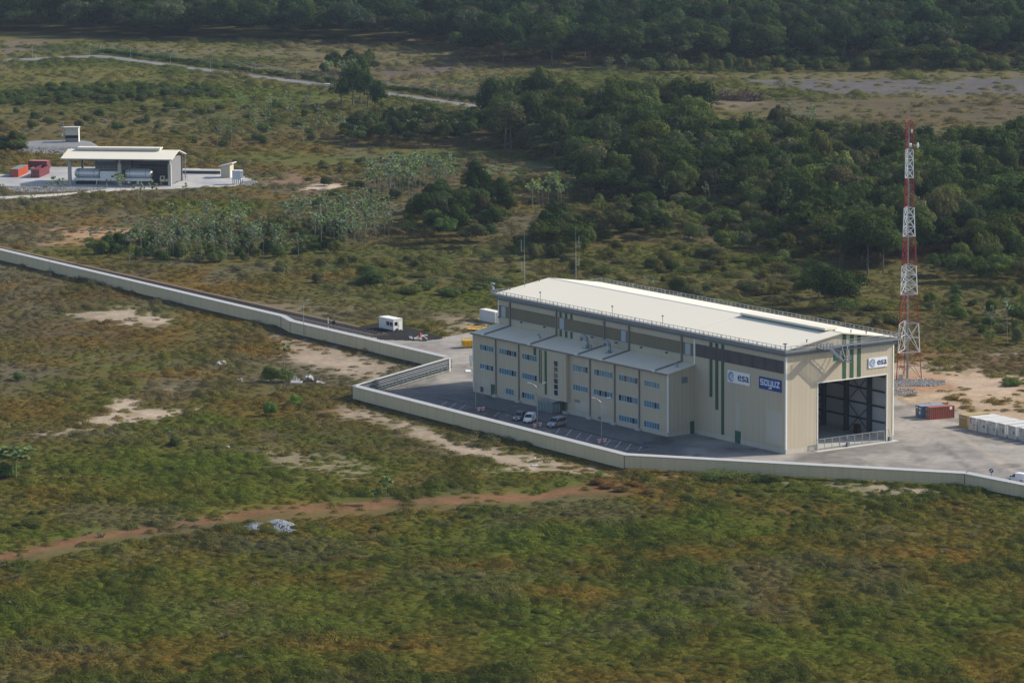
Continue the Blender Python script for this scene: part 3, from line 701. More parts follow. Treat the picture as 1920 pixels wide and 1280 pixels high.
# paler sheets where cladding was replaced
for q in ((147,760,195,845),(737,905,830,990),(890,935,940,1000)):
    u0, zt = on_v(*c1(q[0], q[1]), -AN); u1, zb = on_v(*c1(q[2], q[3]), -AN)
    mb = MB(); hb(mb, u1, u0, -AN-.02, -AN, max(zb,.92), zt); mb.build('patch_panel', PALEB, hangar)
for q in ((375,810,400,1000),(592,855,700,1110)):
    u0, zt = on_v(*c2(q[0], q[1]), 0); u1, zb = on_v(*c2(q[2], q[3]), 0)
    mb = MB(); hb(mb, u1, u0, -.02, 0, max(zb,.92), zt); mb.build('patch_panel', PALEB, hangar)
# roof cowls on the annex
def cowl(x, y, r_, h_, nm='roof_cowl'):
    u, z = on_v(*c1(x, y), -3.0)
    zb = HA+(HB-HA)*(AN-3.0)/AN
    mb = MB(); X = -u; pts = [(X,-3,zb)]
    for k in range(1, 9):
        a = math.pi*.95*k/8; rr = h_*.42
        pts.append((X-rr+rr*math.cos(a), -3-.2*math.sin(a)*rr, zb+h_*.6+rr*math.sin(a)))
    mb.path(pts, r_, 10)
    hb(mb, u-r_*1.8, u+r_*1.8, -3-r_*1.8, -3+r_*1.8, zb-.1, zb+.18)
    mb.build(nm, LSTEEL, hangar, True)
cowl(812, 585, .42, 2.6); cowl(953, 612, .42, 2.4); cowl(838, 560, .16, 1.0); cowl(513, 488, .16, 1.0); cowl(1380, 668, .16, 1.0)
# small lamps under the strips and little poles on the rail
for x, y in ((260,385),(400,417),(546,447),(847,511),(1000,545),(1157,575),(1318,608)):
    u, z = on_v(*c1(x, y), 0); mb = MB(); hb(mb, u-.15, u+.15, -.5, 0, z-.15, z+.1); mb.build('floodlight', DSTEEL, hangar)
for x, y in ((518,285),(973,370),(1291,440)):
    u, z = on_v(*c1(x, y), -1); mb = MB(); mb.tube((-u,-1.1,WZ), (-u,-1.1,WZ+2.6), .06); mb.box(-u-.15,-u+.15,-1.25,-.95,WZ+2.4,WZ+2.7); mb.build('mast', STEEL, hangar)
mb = MB(); mb.tube((-HL-1,-1.05,WZ), (-HL-1,-1.05,WZ+2.4), .07); mb.box(-HL-1.3,-HL-.1,-1.3,-.8,WZ+2.3,WZ+2.6); mb.box(-HL-.8,-HL-.2,-1.3,-.9,WZ+1.2,WZ+1.8); mb.build('camera_mast', LSTEEL, hangar)
mb = MB(); mb.tube((1.0,-1.0,WZ), (1.0,-1.0,WZ+1.7), .16); mb.box(.7,1.3,-1.3,-.7,WZ+1.5,WZ+1.75); mb.build('camera_mast', STEEL, hangar)
# roof anchors
for v_, u_ in ((5.5,.2),(17,.2),(21,.2),(3,HL-.2),(11,HL-.2)):
    mb = MB(); z_ = AP-slope*abs(v_-HW/2); mb.tube((-u_,v_,z_), (-u_,v_,z_+.5), .1); mb.tube((-u_,v_,z_+.45),(-u_,v_,z_+.6),.18); mb.build('roof_anchor', DSTEEL, hangar)
# lightning masts
def lmast(px, py_top, v_, label):
    # stands on the roof at the far gable
    best = None
    z_ = AP-slope*abs(v_-HW/2)
    base = None
    for k in range(400):
        u_ = 40+k*.16; P_ = A0-UX*u_+VX*v_; x_, y_ = proj_np(P_.x, P_.y, z_)
        if base is None or abs(x_-px) < base[0]: base = (abs(x_-px), u_, float(y_))
    u_ = base[1]; P_ = A0-UX*u_+VX*v_
    h_ = 5
    for k in range(300):
        if proj_np(P_.x, P_.y, z_+h_)[1] <= py_top: break
        h_ += .08
    t_ = thing('lightning_mast', label, 'mast', (P_.x, P_.y, z_), -TB)
    mb = MB(); mb.tube((0,0,0),(0,0,h_*.55),.065); mb.tube((0,0,h_*.55),(0,0,h_),.045,r1=.02); mb.build('pole', LSTEEL, t_)
    mb = MB(); s_ = 1 if px > 1000 else -1
    mb.bar((0,0,h_*.28),(s_*1.2,0,h_*.28),.06,.06); mb.bar((0,0,h_*.62),(s_*1.2,0,h_*.62),.06,.06)
    mb.tube((s_*1.2,0,h_*.28),(s_*1.2,0,h_*.44),.05); mb.tube((s_*1.2,0,h_*.62),(s_*1.2,0,h_*.82),.05); mb.build('side_arm', LSTEEL, t_)
lmast(983.5, 431, 6.2, 'thin grey lightning mast on the near roof slope at the far gable')
lmast(1067.5, 424, HW/2+8, 'thin grey lightning mast behind the ridge of the cream roof')

# ------------------------------------------------------------------ signs
def text_mesh(name, body, size, mat, parent, rot, loc, bold=.0, sx=1.0, fit=None):
    cu = bpy.data.curves.new(name, 'FONT'); cu.body = body; cu.size = size; cu.offset = bold; cu.extrude = .02
    cu.align_x = 'CENTER'; cu.align_y = 'CENTER'
    tmp = bpy.data.objects.new('tmp', cu); COL.objects.link(tmp); bpy.context.view_layer.update()
    me = bpy.data.meshes.new_from_object(tmp.evaluated_get(bpy.context.evaluated_depsgraph_get()))
    bpy.data.objects.remove(tmp); bpy.data.curves.remove(cu)
    me.materials.clear(); me.materials.append(mat)
    if fit:
        X = np.array([v.co[:] for v in me.vertices]); lo, hi = X.min(0), X.max(0)
        for v in me.vertices:
            v.co.x = ((v.co.x-lo[0])/(hi[0]-lo[0])-.5)*fit[0]; v.co.y = ((v.co.y-lo[1])/(hi[1]-lo[1])-.5)*fit[1]
    o = bpy.data.objects.new(name, me); COL.objects.link(o); o.parent = parent
    o.rotation_euler = rot; o.location = loc; o.scale = (sx, 1, 1); return o
def esa_sign(label, origin, w, h, rz, grp):
    """origin: panel centre; panel lies in local XZ facing -Y"""
    t_ = thing('sign', label, 'sign', origin, rz)
    mb = MB(); mb.box(-w/2, w/2, -.10, 0, -h/2, h/2); mb.build('panel', M('sign_white', (.72,.74,.78), .4, .03), t_)
    r_ = h*.42; cx = -w/2+r_+h*.08
    def disc(r, x, z, y, mat, nm, a0=0, a1=2*math.pi):
        mb = MB(); n = 40; vs = [(x+r*math.cos(a0+(a1-a0)*i/n), y, z+r*math.sin(a0+(a1-a0)*i/n)) for i in range(n+1)]
        return mb.add([(x,y,z)]+vs, [(0,i+1,i+2) for i in range(n)])
    e1 = MB(); n = 56
    # thick crescent opening to the right
    ou = []; inn = []
    for i in range(n+1):
        a = math.radians(38+ i*(322-38)/n); ou.append((cx+r_*math.cos(a), -.13, r_*math.sin(a)))
        inn.append((cx+r_*.30+r_*.62*math.cos(a), -.13, -.02*h+r_*.62*math.sin(a)))
    e1.add(ou+inn, [(i,i+1,n+2+i,n+1+i) for i in range(n)])
    e1.v += []; e1.build('emblem', LBLUE, t_)
    # small letter e inside the crescent and a pale dot on it
    text_mesh('emblem_letter', 'e', h*.50, LBLUE, t_, (math.pi/2,0,0), (cx+r_*.44, -.14, .01*h), 0, 1, (r_*.78, r_*.86))
    d0 = disc(h*.045, cx-r_*.62, -.02*h, -.15, WHITE, 'dot'); d0.build('emblem_dot', WHITE, t_)
    text_mesh('lettering', 'esa', h*.80, NAVY, t_, (math.pi/2,0,0), (w*.215, -.13, -.01*h), .006*h, 1.0, (w*.50, h*.47))
    return t_
def sign_box(fn, crop, TL, BR, off, plane):
    if plane == 'v':
        u0, z1 = on_v(*crop(*TL), off); u1, z0 = on_v(*crop(*BR), off); return u0, u1, z0, z1
    v0, z1 = on_u(*crop(*TL), off); v1, z0 = on_u(*crop(*BR), off); return v0, v1, z0, z1
u0,u1,z0,z1 = sign_box(None, c2, (318,575), (475,692), -.1, 'v')
P_ = A0-UX*(u0+u1)/2+VX*(-.06)
esa_sign('white sign with blue esa lettering on the shaded long wall', (P_.x,P_.y,(z0+z1)/2), abs(u0-u1), z1-z0, -TB, None)
u0,u1,z0,z1 = sign_box(None, c2, (540,620), (697,738), -.1, 'v')
P_ = A0-UX*(u0+u1)/2+VX*(-.06); w_, h_ = abs(u0-u1), z1-z0
sz = thing('sign', 'dark blue soyuz sign with white letters near the hangar corner', 'sign', (P_.x,P_.y,(z0+z1)/2), -TB)
mb = MB(); mb.box(-w_/2, w_/2, -.10, 0, -h_/2, h_/2); mb.build('panel', BLUE, sz)
SW = .16*h_/1.0; 
def strokes(ch, x, w2, hx):
    """square letter strokes: lines between grid points, x from 0 to w2, z from 0 to hx"""
    D = {'s': [((w2,hx),(0,hx)),((0,hx),(0,hx/2)),((0,hx/2),(w2,hx/2)),((w2,hx/2),(w2,0)),((w2,0),(0,0))],
         'o': [((0,0),(w2,0)),((w2,0),(w2,hx)),((w2,hx),(0,hx)),((0,hx),(0,0))],
         'y': [((0,hx),(0,0)),((0,0),(w2,0)),((w2,hx),(w2,-hx*.52)),((w2,-hx*.52),(w2*.1,-hx*.52))],
         'u': [((0,hx),(0,0)),((0,0),(w2,0)),((w2,hx),(w2,0))],
         'z': [((0,hx),(w2,hx)),((w2,hx),(0,0)),((0,0),(w2,0))]}[ch]
    return [((x+a[0],a[1]),(x+b[0],b[1])) for a,b in D]
lt = MB(); hx = h_*.40; lw = w_*.108; gap = w_*.072; sw = h_*.105; x = -(5*lw+4*gap)/2; zoff = -h_*.12
k_ = 0
for ch in 'soyuz':
    for (xa,za),(xb,zb) in strokes(ch, x, lw, hx):
        d_ = Vector((xb-xa,0,zb-za)).normalized()*sw*.5
        lt.bar(Vector((xa,-.12-.0006*k_,za+zoff))-d_, Vector((xb,-.12-.0006*k_,zb+zoff))+d_, .03, sw) if abs(xb-xa) > .01 else lt.box(xa-sw/2, xa+sw/2, -.135-.0006*k_, -.105-.0006*k_, min(za,zb)+zoff-sw/2, max(za,zb)+zoff+sw/2)
        k_ += 1
    x += lw+gap
lt.build('lettering', M('letter_white', (.62,.68,.78), .5, .03), sz)
v0,v1,z0,z1 = sign_box(None, c2, (1312,497), (1443,550), -.1, 'u')
P_ = A0+UX*.06+VX*(v0+v1)/2
esa_sign('white sign with blue esa lettering on the sunlit gable above the door', (P_.x,P_.y,(z0+z1)/2), abs(v0-v1), z1-z0, math.pi/2-TB, None)

# gate in front of the big door -------------------------------------------------------
gt = thing('barrier_gate', 'pale metal barrier gate across the open hangar door', 'gate', A0+UX*.7+VX*D1, -TB)
gl = D2-D1-.2
for i in range(3):
    a = gl*i/3-.8; b = gl*(i+1)/3-.85
    mb = MB()
    for z in (.25, 2.3): mb.bar((0,a,z),(0,b,z),.12,.12)
    for q in range(4): yy = a+(b-a)*q/3; mb.bar((0,yy,.1),(0,yy,2.3),.11,.11)
    for q in range(7): z = .5+q*.25; mb.bar((0,a,z),(0,b,z),.04,.04)
    mb.build('gate_panel', LSTEEL, gt)
for yy in (gl*.4, gl+.4):
    mb = MB(); mb.box(-.1,.5,yy-.3,yy+.3,0,.9); mb.bar((.2,yy,.9),(.2,yy-.4,2.6),.08,.08); mb.build('motor_post', STEEL, gt)
thr = MB(); thr.box(-.3,1.4,-1.5,gl+2,-.02,.06); thr.build('threshold', CONC, gt)
# ================================================================== ACOUSTIC WALL
def wall_run(name, label, pts_px, cat='wall', h=2.82, lift=0.0, h1=None):
    h1 = h if h1 is None else h1
    P = [G(*p) for p in pts_px]; o0 = P[0]
    t_ = thing(name, label, cat, (o0.x, o0.y, 0)); Q = [p-o0 for p in P]
    n = len(Q); dirs = [(Q[i+1]-Q[i]).normalized() for i in range(n-1)]
    nor = [Vector((-d.y, d.x, 0)) for d in dirs]             # to the left of travel = inner side
    mit = [nor[0]] + [((nor[i]+nor[i+1]).normalized()/max(.3, ((nor[i]+nor[i+1]).normalized()).dot(nor[i]))) for i in range(n-2)] + [nor[-1]]
    z0 = lift; Z = lambda z: Vector((0,0,z))
    for i in range(n-1):
        a, b, ma, mb_ = Q[i], Q[i+1], mit[i], mit[i+1]
        m = MB(); g = dirs[i]*.02
        a2 = a+g; b2 = b-g
        m.hexa([a2+Z(z0), b2+Z(z0), b2+mb_*.14+Z(z0), a2+ma*.14+Z(z0)], [a2+Z(h), b2+Z(h1), b2+mb_*.14+Z(h1), a2+ma*.14+Z(h)]); m.build('panel', BEIGE2, t_)
        m = MB(); e = -.12
        m.hexa([a+ma*e+Z(h+.02), b+mb_*e+Z(h1+.02), b+mb_*1.25+Z(h1+.20), a+ma*1.25+Z(h+.20)], [a+ma*e+Z(h+.14), b+mb_*e+Z(h1+.14), b+mb_*1.25+Z(h1+.32), a+ma*1.25+Z(h+.32)]); m.build('coping', M('pale_coping', (.42,.42,.405), .7, .1, .4), t_)
        m = MB(); L_ = (b-a).length; k = max(1, int(L_/4.5))
        for j in range(k+1):
            q = (a+dirs[i]*.3).lerp(b-dirs[i]*.3, j/k); nn = nor[i]
            hq = h+(h1-h)*j/k; m.bar(q+nn*.30+Z(-.3), q+nn*.30+Z(hq), .18, .22); m.bar(q+nn*1.1+Z(-.3), q+nn*.4+Z(hq*.92), .12, .12)
        m.build('post_frame', STEEL, t_)
        m = MB(); m.bar(a+dirs[i]*.1-nor[i]*.03+Z(z0), a+dirs[i]*.1-nor[i]*.03+Z(h), .16, .05); m.build('joint_strip', BROWN, t_)
        m = MB(); ns = max(2, int((b-a).length/3.4))
        for j in range(1, ns):
            q = a.lerp(b, j/ns); hq = h+(h1-h)*j/ns; m.bar(q-nor[i]*.006+Z(z0), q-nor[i]*.006+Z(hq), .055, .012)
        m.build('seam_lines', M('seam_beige', (.40,.33,.215), .7, .1), t_)  # sheet seams in a darker beige of their own
        m = MB(); a3 = a+g*2; b3 = b-g*2
        m.hexa([a3+ma*.02+Z(-.5), b3+mb_*.02+Z(-.5), b3+mb_*.12+Z(-.5), a3+ma*.12+Z(-.5)], [a3+ma*.02+Z(z0-.03), b3+mb_*.02+Z(z0-.03), b3+mb_*.12+Z(z0-.03), a3+ma*.12+Z(z0-.03)]) if z0 <= .2 else None
        if m.v: m.build('base_strip', M('dark_base', (.07,.065,.06), .9), t_)
    return t_, Q, nor
wall_run('acoustic_wall', 'long beige ribbed wall running beside the railway track to the bend', [(-60,474),(527,615)], lift=.15)
wall_run('acoustic_wall', 'short angled piece of ribbed wall at the bend by a lamp post', [(527,615),(544,624.5)], lift=.15)
wall_run('acoustic_wall', 'beige ribbed wall between the bend and the louvred wall', [(544,624.5),(832,693)], lift=.15)
wall_run('acoustic_wall', 'beige ribbed wall in front of the car park', [(659.5,748),(1170,879.5)], lift=.15, h1=2.78)
wall_run('acoustic_wall', 'beige ribbed wall raised on feet in front of the hangar corner', [(1170,879.5),(1808,911.5)], lift=.32, h=2.76, h1=2.42)
wall_run('acoustic_wall', 'beige ribbed wall at the right edge beside the small white van', [(1808,911.5),(1990,948)], lift=.15, h=2.42)
# louvred diagonal wall, seen from inside
Pa, Pb = G(836,696), G(661,748.5)
lw_ = thing('louvred_wall', 'diagonal grey louvred wall with an open inner frame at the car park', 'wall', (Pa.x, Pa.y, 0))
q0 = Vector((0,0,0)); q1 = Pb-Pa; dr = q1.normalized(); nn = Vector((-dr.y, dr.x, 0))
Z = lambda z: Vector((0,0,z))
LL = q1.length
m = MB(); m.hexa([q0+Z(.15), q1+Z(.15), q1-nn*.14+Z(.15), q0-nn*.14+Z(.15)], [q0+Z(2.85), q1+Z(2.85), q1-nn*.14+Z(2.85), q0-nn*.14+Z(2.85)]); m.build('panel', M('dark_inner_panel', (.05,.06,.065), .7), lw_)
m = MB(); m.hexa([q0-nn*.3+Z(2.87), q1-nn*.3+Z(2.87), q1+nn*1.0+Z(3.05), q0+nn*1.0+Z(3.05)], [q0-nn*.3+Z(3.01), q1-nn*.3+Z(3.01), q1+nn*1.0+Z(3.19), q0+nn*1.0+Z(3.19)]); m.build('coping', MATS['pale_coping'], lw_)
for k in range(4):
    m = MB(); z = 2.5-k*.38; m.hexa([q0+nn*(.9-k*.05)+Z(z), q1+nn*(.9-k*.05)+Z(z), q1+nn*(.6-k*.05)+Z(z+.02), q0+nn*(.6-k*.05)+Z(z+.02)], [q0+nn*(.9-k*.05)+Z(z+.10), q1+nn*(.9-k*.05)+Z(z+.10), q1+nn*(.6-k*.05)+Z(z+.14), q0+nn*(.6-k*.05)+Z(z+.14)]); m.build('louvre', LSTEEL if k % 2 else STEEL, lw_)
for k in range(26):
    q = q0.lerp(q1, (k+.4)/26); m = MB(); m.bar(q+nn*.12+Z(.55), q+nn*.12+Z(1.42), .75, .05); m.build('pale_patch', M('teal_gap', (.30,.44,.46), .4, .15, 2), lw_)  # teal rectangles set in the row of gaps below the louvres
m = MB(); m.bar(q0+nn*1.1+Z(.42), q1+nn*1.1+Z(.42), .1, .16); m.bar(q0+nn*.75+Z(.95), q1+nn*.75+Z(.95), .06, .06)
for k in range(14):
    q = q0.lerp(q1, (k+.5)/14); m.bar(q+nn*1.1, q+nn*1.1+Z(.5), .1, .1)
m.build('lower_rail', LSTEEL, lw_)
m = MB(); m.hexa([q0-nn*.3-dr*.0+Z(0), q0-nn*.3-dr*.35+Z(0), q0+nn*1.0-dr*.35+Z(0), q0+nn*1.0+Z(0)][::-1], [q0-nn*.3+Z(2.85), q0-nn*.3-dr*.35+Z(2.85), q0+nn*1.0-dr*.35+Z(3.03), q0+nn*1.0+Z(3.03)][::-1]); m.build('end_plate', TRIM, lw_)

# ================================================================== RAILWAY TRACK
ta, tb = G(-60,456.5), G(712,629.5); td = (tb-ta).normalized(); tn = Vector((-td.y, td.x, 0)); TL_ = (tb-ta).length
rail_ = thing('railway_track', 'dark railway track with two rails running beside the long wall', 'railway track', (ta.x, ta.y, 0))
m = MB(); 
m.hexa([-tn*3.0, td*TL_-tn*3.0, td*TL_+tn*3.0, tn*3.0], [-tn*1.9+Z(.45), td*TL_-tn*1.9+Z(.45), td*TL_+tn*1.9+Z(.45), tn*1.9+Z(.45)]); m.build('ballast', M('dark_ballast', (.085,.075,.07), .95, .4, 2, bump=.8), rail_)
m = MB(); k = 0
while k < TL_: m.bar(td*k-tn*1.25+Z(.5), td*k+tn*1.25+Z(.5), .28, .14); k += 1.5
m.build('sleepers', M('sleeper', (.05,.045,.042), .9), rail_)
for s in (-.76, .76):
    m = MB(); m.bar(tn*s+Z(.66), td*TL_+tn*s+Z(.66), .09, .18); m.build('rail', M('rail_steel', (.06,.045,.04), .5, .2, 1, metal=.4), rail_)
dpoly = []
pa_ = [ta+tn*3.0, tb+tn*3.0, tb+tn*4.4, ta+tn*4.4]
m = MB(); m.add([(p.x, p.y, .03) for p in pa_], [(0,1,2,3)]); tag(m.build('soil_verge', M('reddish_soil', (.15,.105,.07), .95, .3, .4, bump=.5)), kind='structure')
SOLIDS.append([proj_np(p.x, p.y) for p in (ta-tn*4, tb-tn*4, tb+tn*5.5, ta+tn*5.5)])

# parking bay lines and drain ------------------------------------------------------
LINE = M('worn_white_line', (.42,.42,.40), .8, .3, 2)
m = MB()
def pline(mb, a, b, w, z=.042):
    p, q = G(*a), G(*b); d = (q-p).normalized(); s_ = Vector((-d.y, d.x, 0))*w/2
    mb.add([p+s_+Z(z), p-s_+Z(z), q-s_+Z(z), q+s_+Z(z)], [(0,1,2,3)])
def c7(x, y): return 900+x/5.647, 720+y/5.647
def c5(x, y): return 640+x/4.922, 540+y/4.922
for a, b in (((970,483),(910,548)),((1070,515),(1018,573)),((1185,535),(1122,600)),((1383,587),(1328,648)),((1493,607),(1432,676)),((1600,632),(1545,703)),((1712,658),(1675,706)),((845,470),(806,520)),
             ((298,320),(240,372)),((208,297),(150,345)),((98,278),(45,320))): pline(m, c7(*a), c7(*b), .17)
for a, b in (((978,1045),(922,1082)),((1060,1062),(1002,1103)),((1148,1078),(1090,1118)),((1365,1128),(1325,1162)),((1455,1148),(1412,1182)),((1540,1168),(1490,1208))): pline(m, c5(*a), c5(*b), .17)
pline(m, c5(860,995), c5(1230,1080), .15)
for a, b in (((1120,600),(1180,612)),((700,490),(760,506)),((430,415),(480,425)),((1230,640),(1290,655))): pline(m, c7(*a), c7(*b), .13)
tag(m.build('parking_markings', LINE), kind='structure')
m = MB(); pline(m, (815,743), c7(370,325), .5, .048); pline(m, c7(370,325), c7(1790,672), .5, .048); pline(m, c7(1790,672), c7(1880,662), .4, .048); pline(m, c7(1790,672), c7(1480,722), .4, .052)
tag(m.build('drain_channel', M('dark_drain', (.022,.022,.025), .9)), kind='structure')

# ================================================================== VEHICLES
def profile_loft(prof, wfn, y_sc=1.0):
    """closed side profile [(x,z)] lofted across the width wfn(x,z)"""
    bm = bmesh.new(); n = len(prof)
    lv = [bm.verts.new((x, wfn(x,z), z)) for x, z in prof]; rv_ = [bm.verts.new((x, -wfn(x,z), z)) for x, z in prof]
    f1 = bm.faces.new(lv); f2 = bm.faces.new(rv_[::-1])
    for i in range(n): bm.faces.new((lv[i], rv_[i], rv_[(i+1)%n], lv[(i+1)%n]))
    bmesh.ops.recalc_face_normals(bm, faces=list(bm.faces))
    bmesh.ops.bevel(bm, geom=list(bm.edges), offset=.06, segments=2, affect='EDGES', clamp_overlap=True)
    bmesh.ops.triangulate(bm, faces=[f for f in bm.faces if len(f.verts) > 4])
    me = bpy.data.meshes.new('body'); bm.to_mesh(me); bm.free(); return me
def wheel(parent, x, y, r=.33):
    s = 1 if y > 0 else -1
    m = MB(); m.lathe([(r*.55,-.11),(r*.95,-.11),(r,-.06),(r,.06),(r*.95,.11),(r*.55,.11)], axis='y', n=18); m.add([], [])
    o = bpy.data.objects.new('wheel', m.build('tyre_tmp', BLACK).data); bpy.data.objects.remove(bpy.data.objects['tyre_tmp']); COL.objects.link(o); o.parent = parent; o.location = (x, y, r)
    m = MB(); m.lathe([(0,s*.075),(r*.2,s*.09),(r*.5,s*.07),(r*.58,s*.10)], axis='y', n=14); m.build('rim', M('rim_metal', (.25,.26,.27), .4, .1, 2, metal=.6), o)
def van(label, loc, heading, paint, L=4.8, Wd=1.9, H=1.95, hood=.95, glass_from=.35, rear_glass=True, decal=None, group=None, name='parked_van', panel=False):
    t_ = thing(name, label, 'van', loc, heading, group)
    h2 = L/2; xw = h2-hood            # windscreen foot
    zb = H*.55
    prof = [(-h2,.32),(-h2,zb*.95),(-h2+.12,H-.12),(-h2+.30,H),(xw-1.0,H),(xw-.75,H-.06),(xw,zb+.08),(h2-.18,zb-.16),(h2,zb-.42),(h2,.30)]
    wf = lambda x, z: (Wd/2)*(1 - .13*max(0, (z-zb))/(H-zb) - .06*max(0, (x-xw)/hood))
    me = profile_loft(prof, wf); me.materials.append(paint)
    b = bpy.data.objects.new('body', me); COL.objects.link(b); b.parent = t_
    def wsid(x0, x1, xt0, xt1, z0, z1, nm='side_window'):
        for s in (1, -1):
            m = MB(); pts = [(x0,z0),(x1,z0),(xt1,z1),(xt0,z1)]
            v = [(x, s*(wf(x,z)+.012), z) for x, z in pts]
            m.add(v, [(0,1,2,3) if s < 0 else (3,2,1,0)]); m.build(nm, GLASSD, t_)
    z0, z1 = zb+.06, H-.22
    wsid(xw-1.05, xw-.22, xw-1.05, xw-.72, z0, z1)
    if not panel:
        wsid(-h2+1.55, xw-1.15, -h2+1.55, xw-1.15, z0, z1); wsid(-h2+.30, -h2+1.45, -h2+.42, -h2+1.45, z0, z1)
    m = MB(); d = Vector((H-.06-zb-.08, 0, .75)).normalized()*.018
    def ws(a): x = xw-.75*a; z = zb+.08+(H-.14-zb)*a; return x, z
    (xa,za),(xb,zb2) = ws(.06), ws(.93)
    m.add([(xa+d.x,-wf(xa,za)+.10,za+d.z),(xa+d.x,wf(xa,za)-.10,za+d.z),(xb+d.x,wf(xb,zb2)-.12,zb2+d.z),(xb+d.x,-wf(xb,zb2)+.12,zb2+d.z)], [(0,1,2,3)]); m.build('windscreen', GLASSD, t_)
    if rear_glass:
        for s in (1,-1):
            m = MB(); xr = -h2
            def rx(z): return -h2-.014+max(0, (z-zb*.95))/(H-.12-zb*.95)*.12
            y0, y1 = sorted((s*.06, s*(Wd/2*.80))); m.add([(rx(z0),y1,z0),(rx(z0),y0,z0),(rx(z1),y0,z1),(rx(z1),y1,z1)], [(0,1,2,3)]); m.build('rear_window', GLASSD, t_)
    for s in (1,-1):
        m = MB(); m.hexa([(h2-.10,s*Wd*.30-.16,zb-.42),(h2+.02,s*Wd*.30-.16,zb-.46),(h2+.02,s*Wd*.30+.16,zb-.46),(h2-.10,s*Wd*.30+.16,zb-.42)],
                         [(h2-.22,s*Wd*.30-.16,zb-.15),(h2-.10,s*Wd*.30-.16,zb-.22),(h2-.10,s*Wd*.30+.16,zb-.22),(h2-.22,s*Wd*.30+.16,zb-.15)]); m.build('headlight', M('lamp_lens', (.6,.62,.64), .15, .05, 2, spec=.6), t_)
        m = MB(); m.box(-h2-.02,-h2+.05,s*(Wd/2-.18)-.07,s*(Wd/2-.18)+.07,.75,1.35); m.build('tail_light', RED, t_)
        m = MB(); m.box(xw-.18,xw-.02,s*(Wd/2+.02),s*(Wd/2+.22),zb+.06,zb+.30); m.build('mirror', BLACK, t_)
    m = MB(); m.box(h2-.06,h2+.07,-Wd*.45,Wd*.45,.22,.50); m.box(-h2-.08,-h2+.06,-Wd*.46,Wd*.46,.28,.52); m.build('bumper', M('dark_plastic', (.025,.026,.03), .6), t_)
    m = MB(); m.box(h2+.07,h2+.08,-.26,.26,.30,.41); m.build('number_plate', WHITE, t_)
    if decal:
        for s in (1,-1):
            for (x0,x1,za,zc,sl,mt,nm) in decal:
                m = MB(); pts = [(x0,za),(x1,za),(x1+sl,zc),(x0+sl,zc)]; v = [(x, s*(wf(x,z)+.014), z) for x, z in pts]; m.add(v, [(0,1,2,3) if s < 0 else (3,2,1,0)]); m.build(nm, mt, t_)
    for x in (h2-.85, -h2+.80):
        for s in (1,-1): wheel(t_, x, s*(Wd/2-.10))
    return t_
def hd(dx, dy): return math.atan2(dy, dx)
CARGREY = M('grey_car_paint', (.16,.165,.17), .3, .04, 1, metal=.4, spec=.5); CARSIL = M('silver_car_paint', (.27,.29,.33), .3, .04, 1, metal=.35, spec=.5); CARWHITE = M('white_car_paint', (.72,.73,.74), .3, .03, 1, spec=.5)
GV = 'vans parked in front of the annex'
g = G(973.5,787); van('small grey car-derived van with dark windows, beside the white van', (g.x,g.y,.05), hd(-1.5,-4.6), CARGREY, 4.2, 1.75, 1.75, 1.0, group=GV, name='parked_car')
g = G(993.2,791.5); van('small white panel van parked between two grey vehicles', (g.x,g.y,.05), hd(-1.3,-4.6), CARWHITE, 4.2, 1.8, 1.9, .85, group=GV, panel=True, rear_glass=False)
g = G(1044,799.5); van('silver minibus with a yellow mark on its side, by the red and white barriers', (g.x,g.y,.05), hd(-2.6,-4.0), CARSIL, 5.0, 1.95, 1.98, .95, group=GV,
    decal=[(.3,.9,.75,1.25,.5,YEL,'yellow_mark'),(-1.6,-.5,.95,1.2,.2,M('dark_red_mark',(.25,.03,.04),.5),'red_mark')], name='parked_minibus')
g = G(1908,903.5); van('small white van near the right end of the ribbed wall', (g.x,g.y,.05), hd(-.80,.62), CARWHITE, 4.2, 1.8, 1.85, .95, name='parked_van', panel=True)

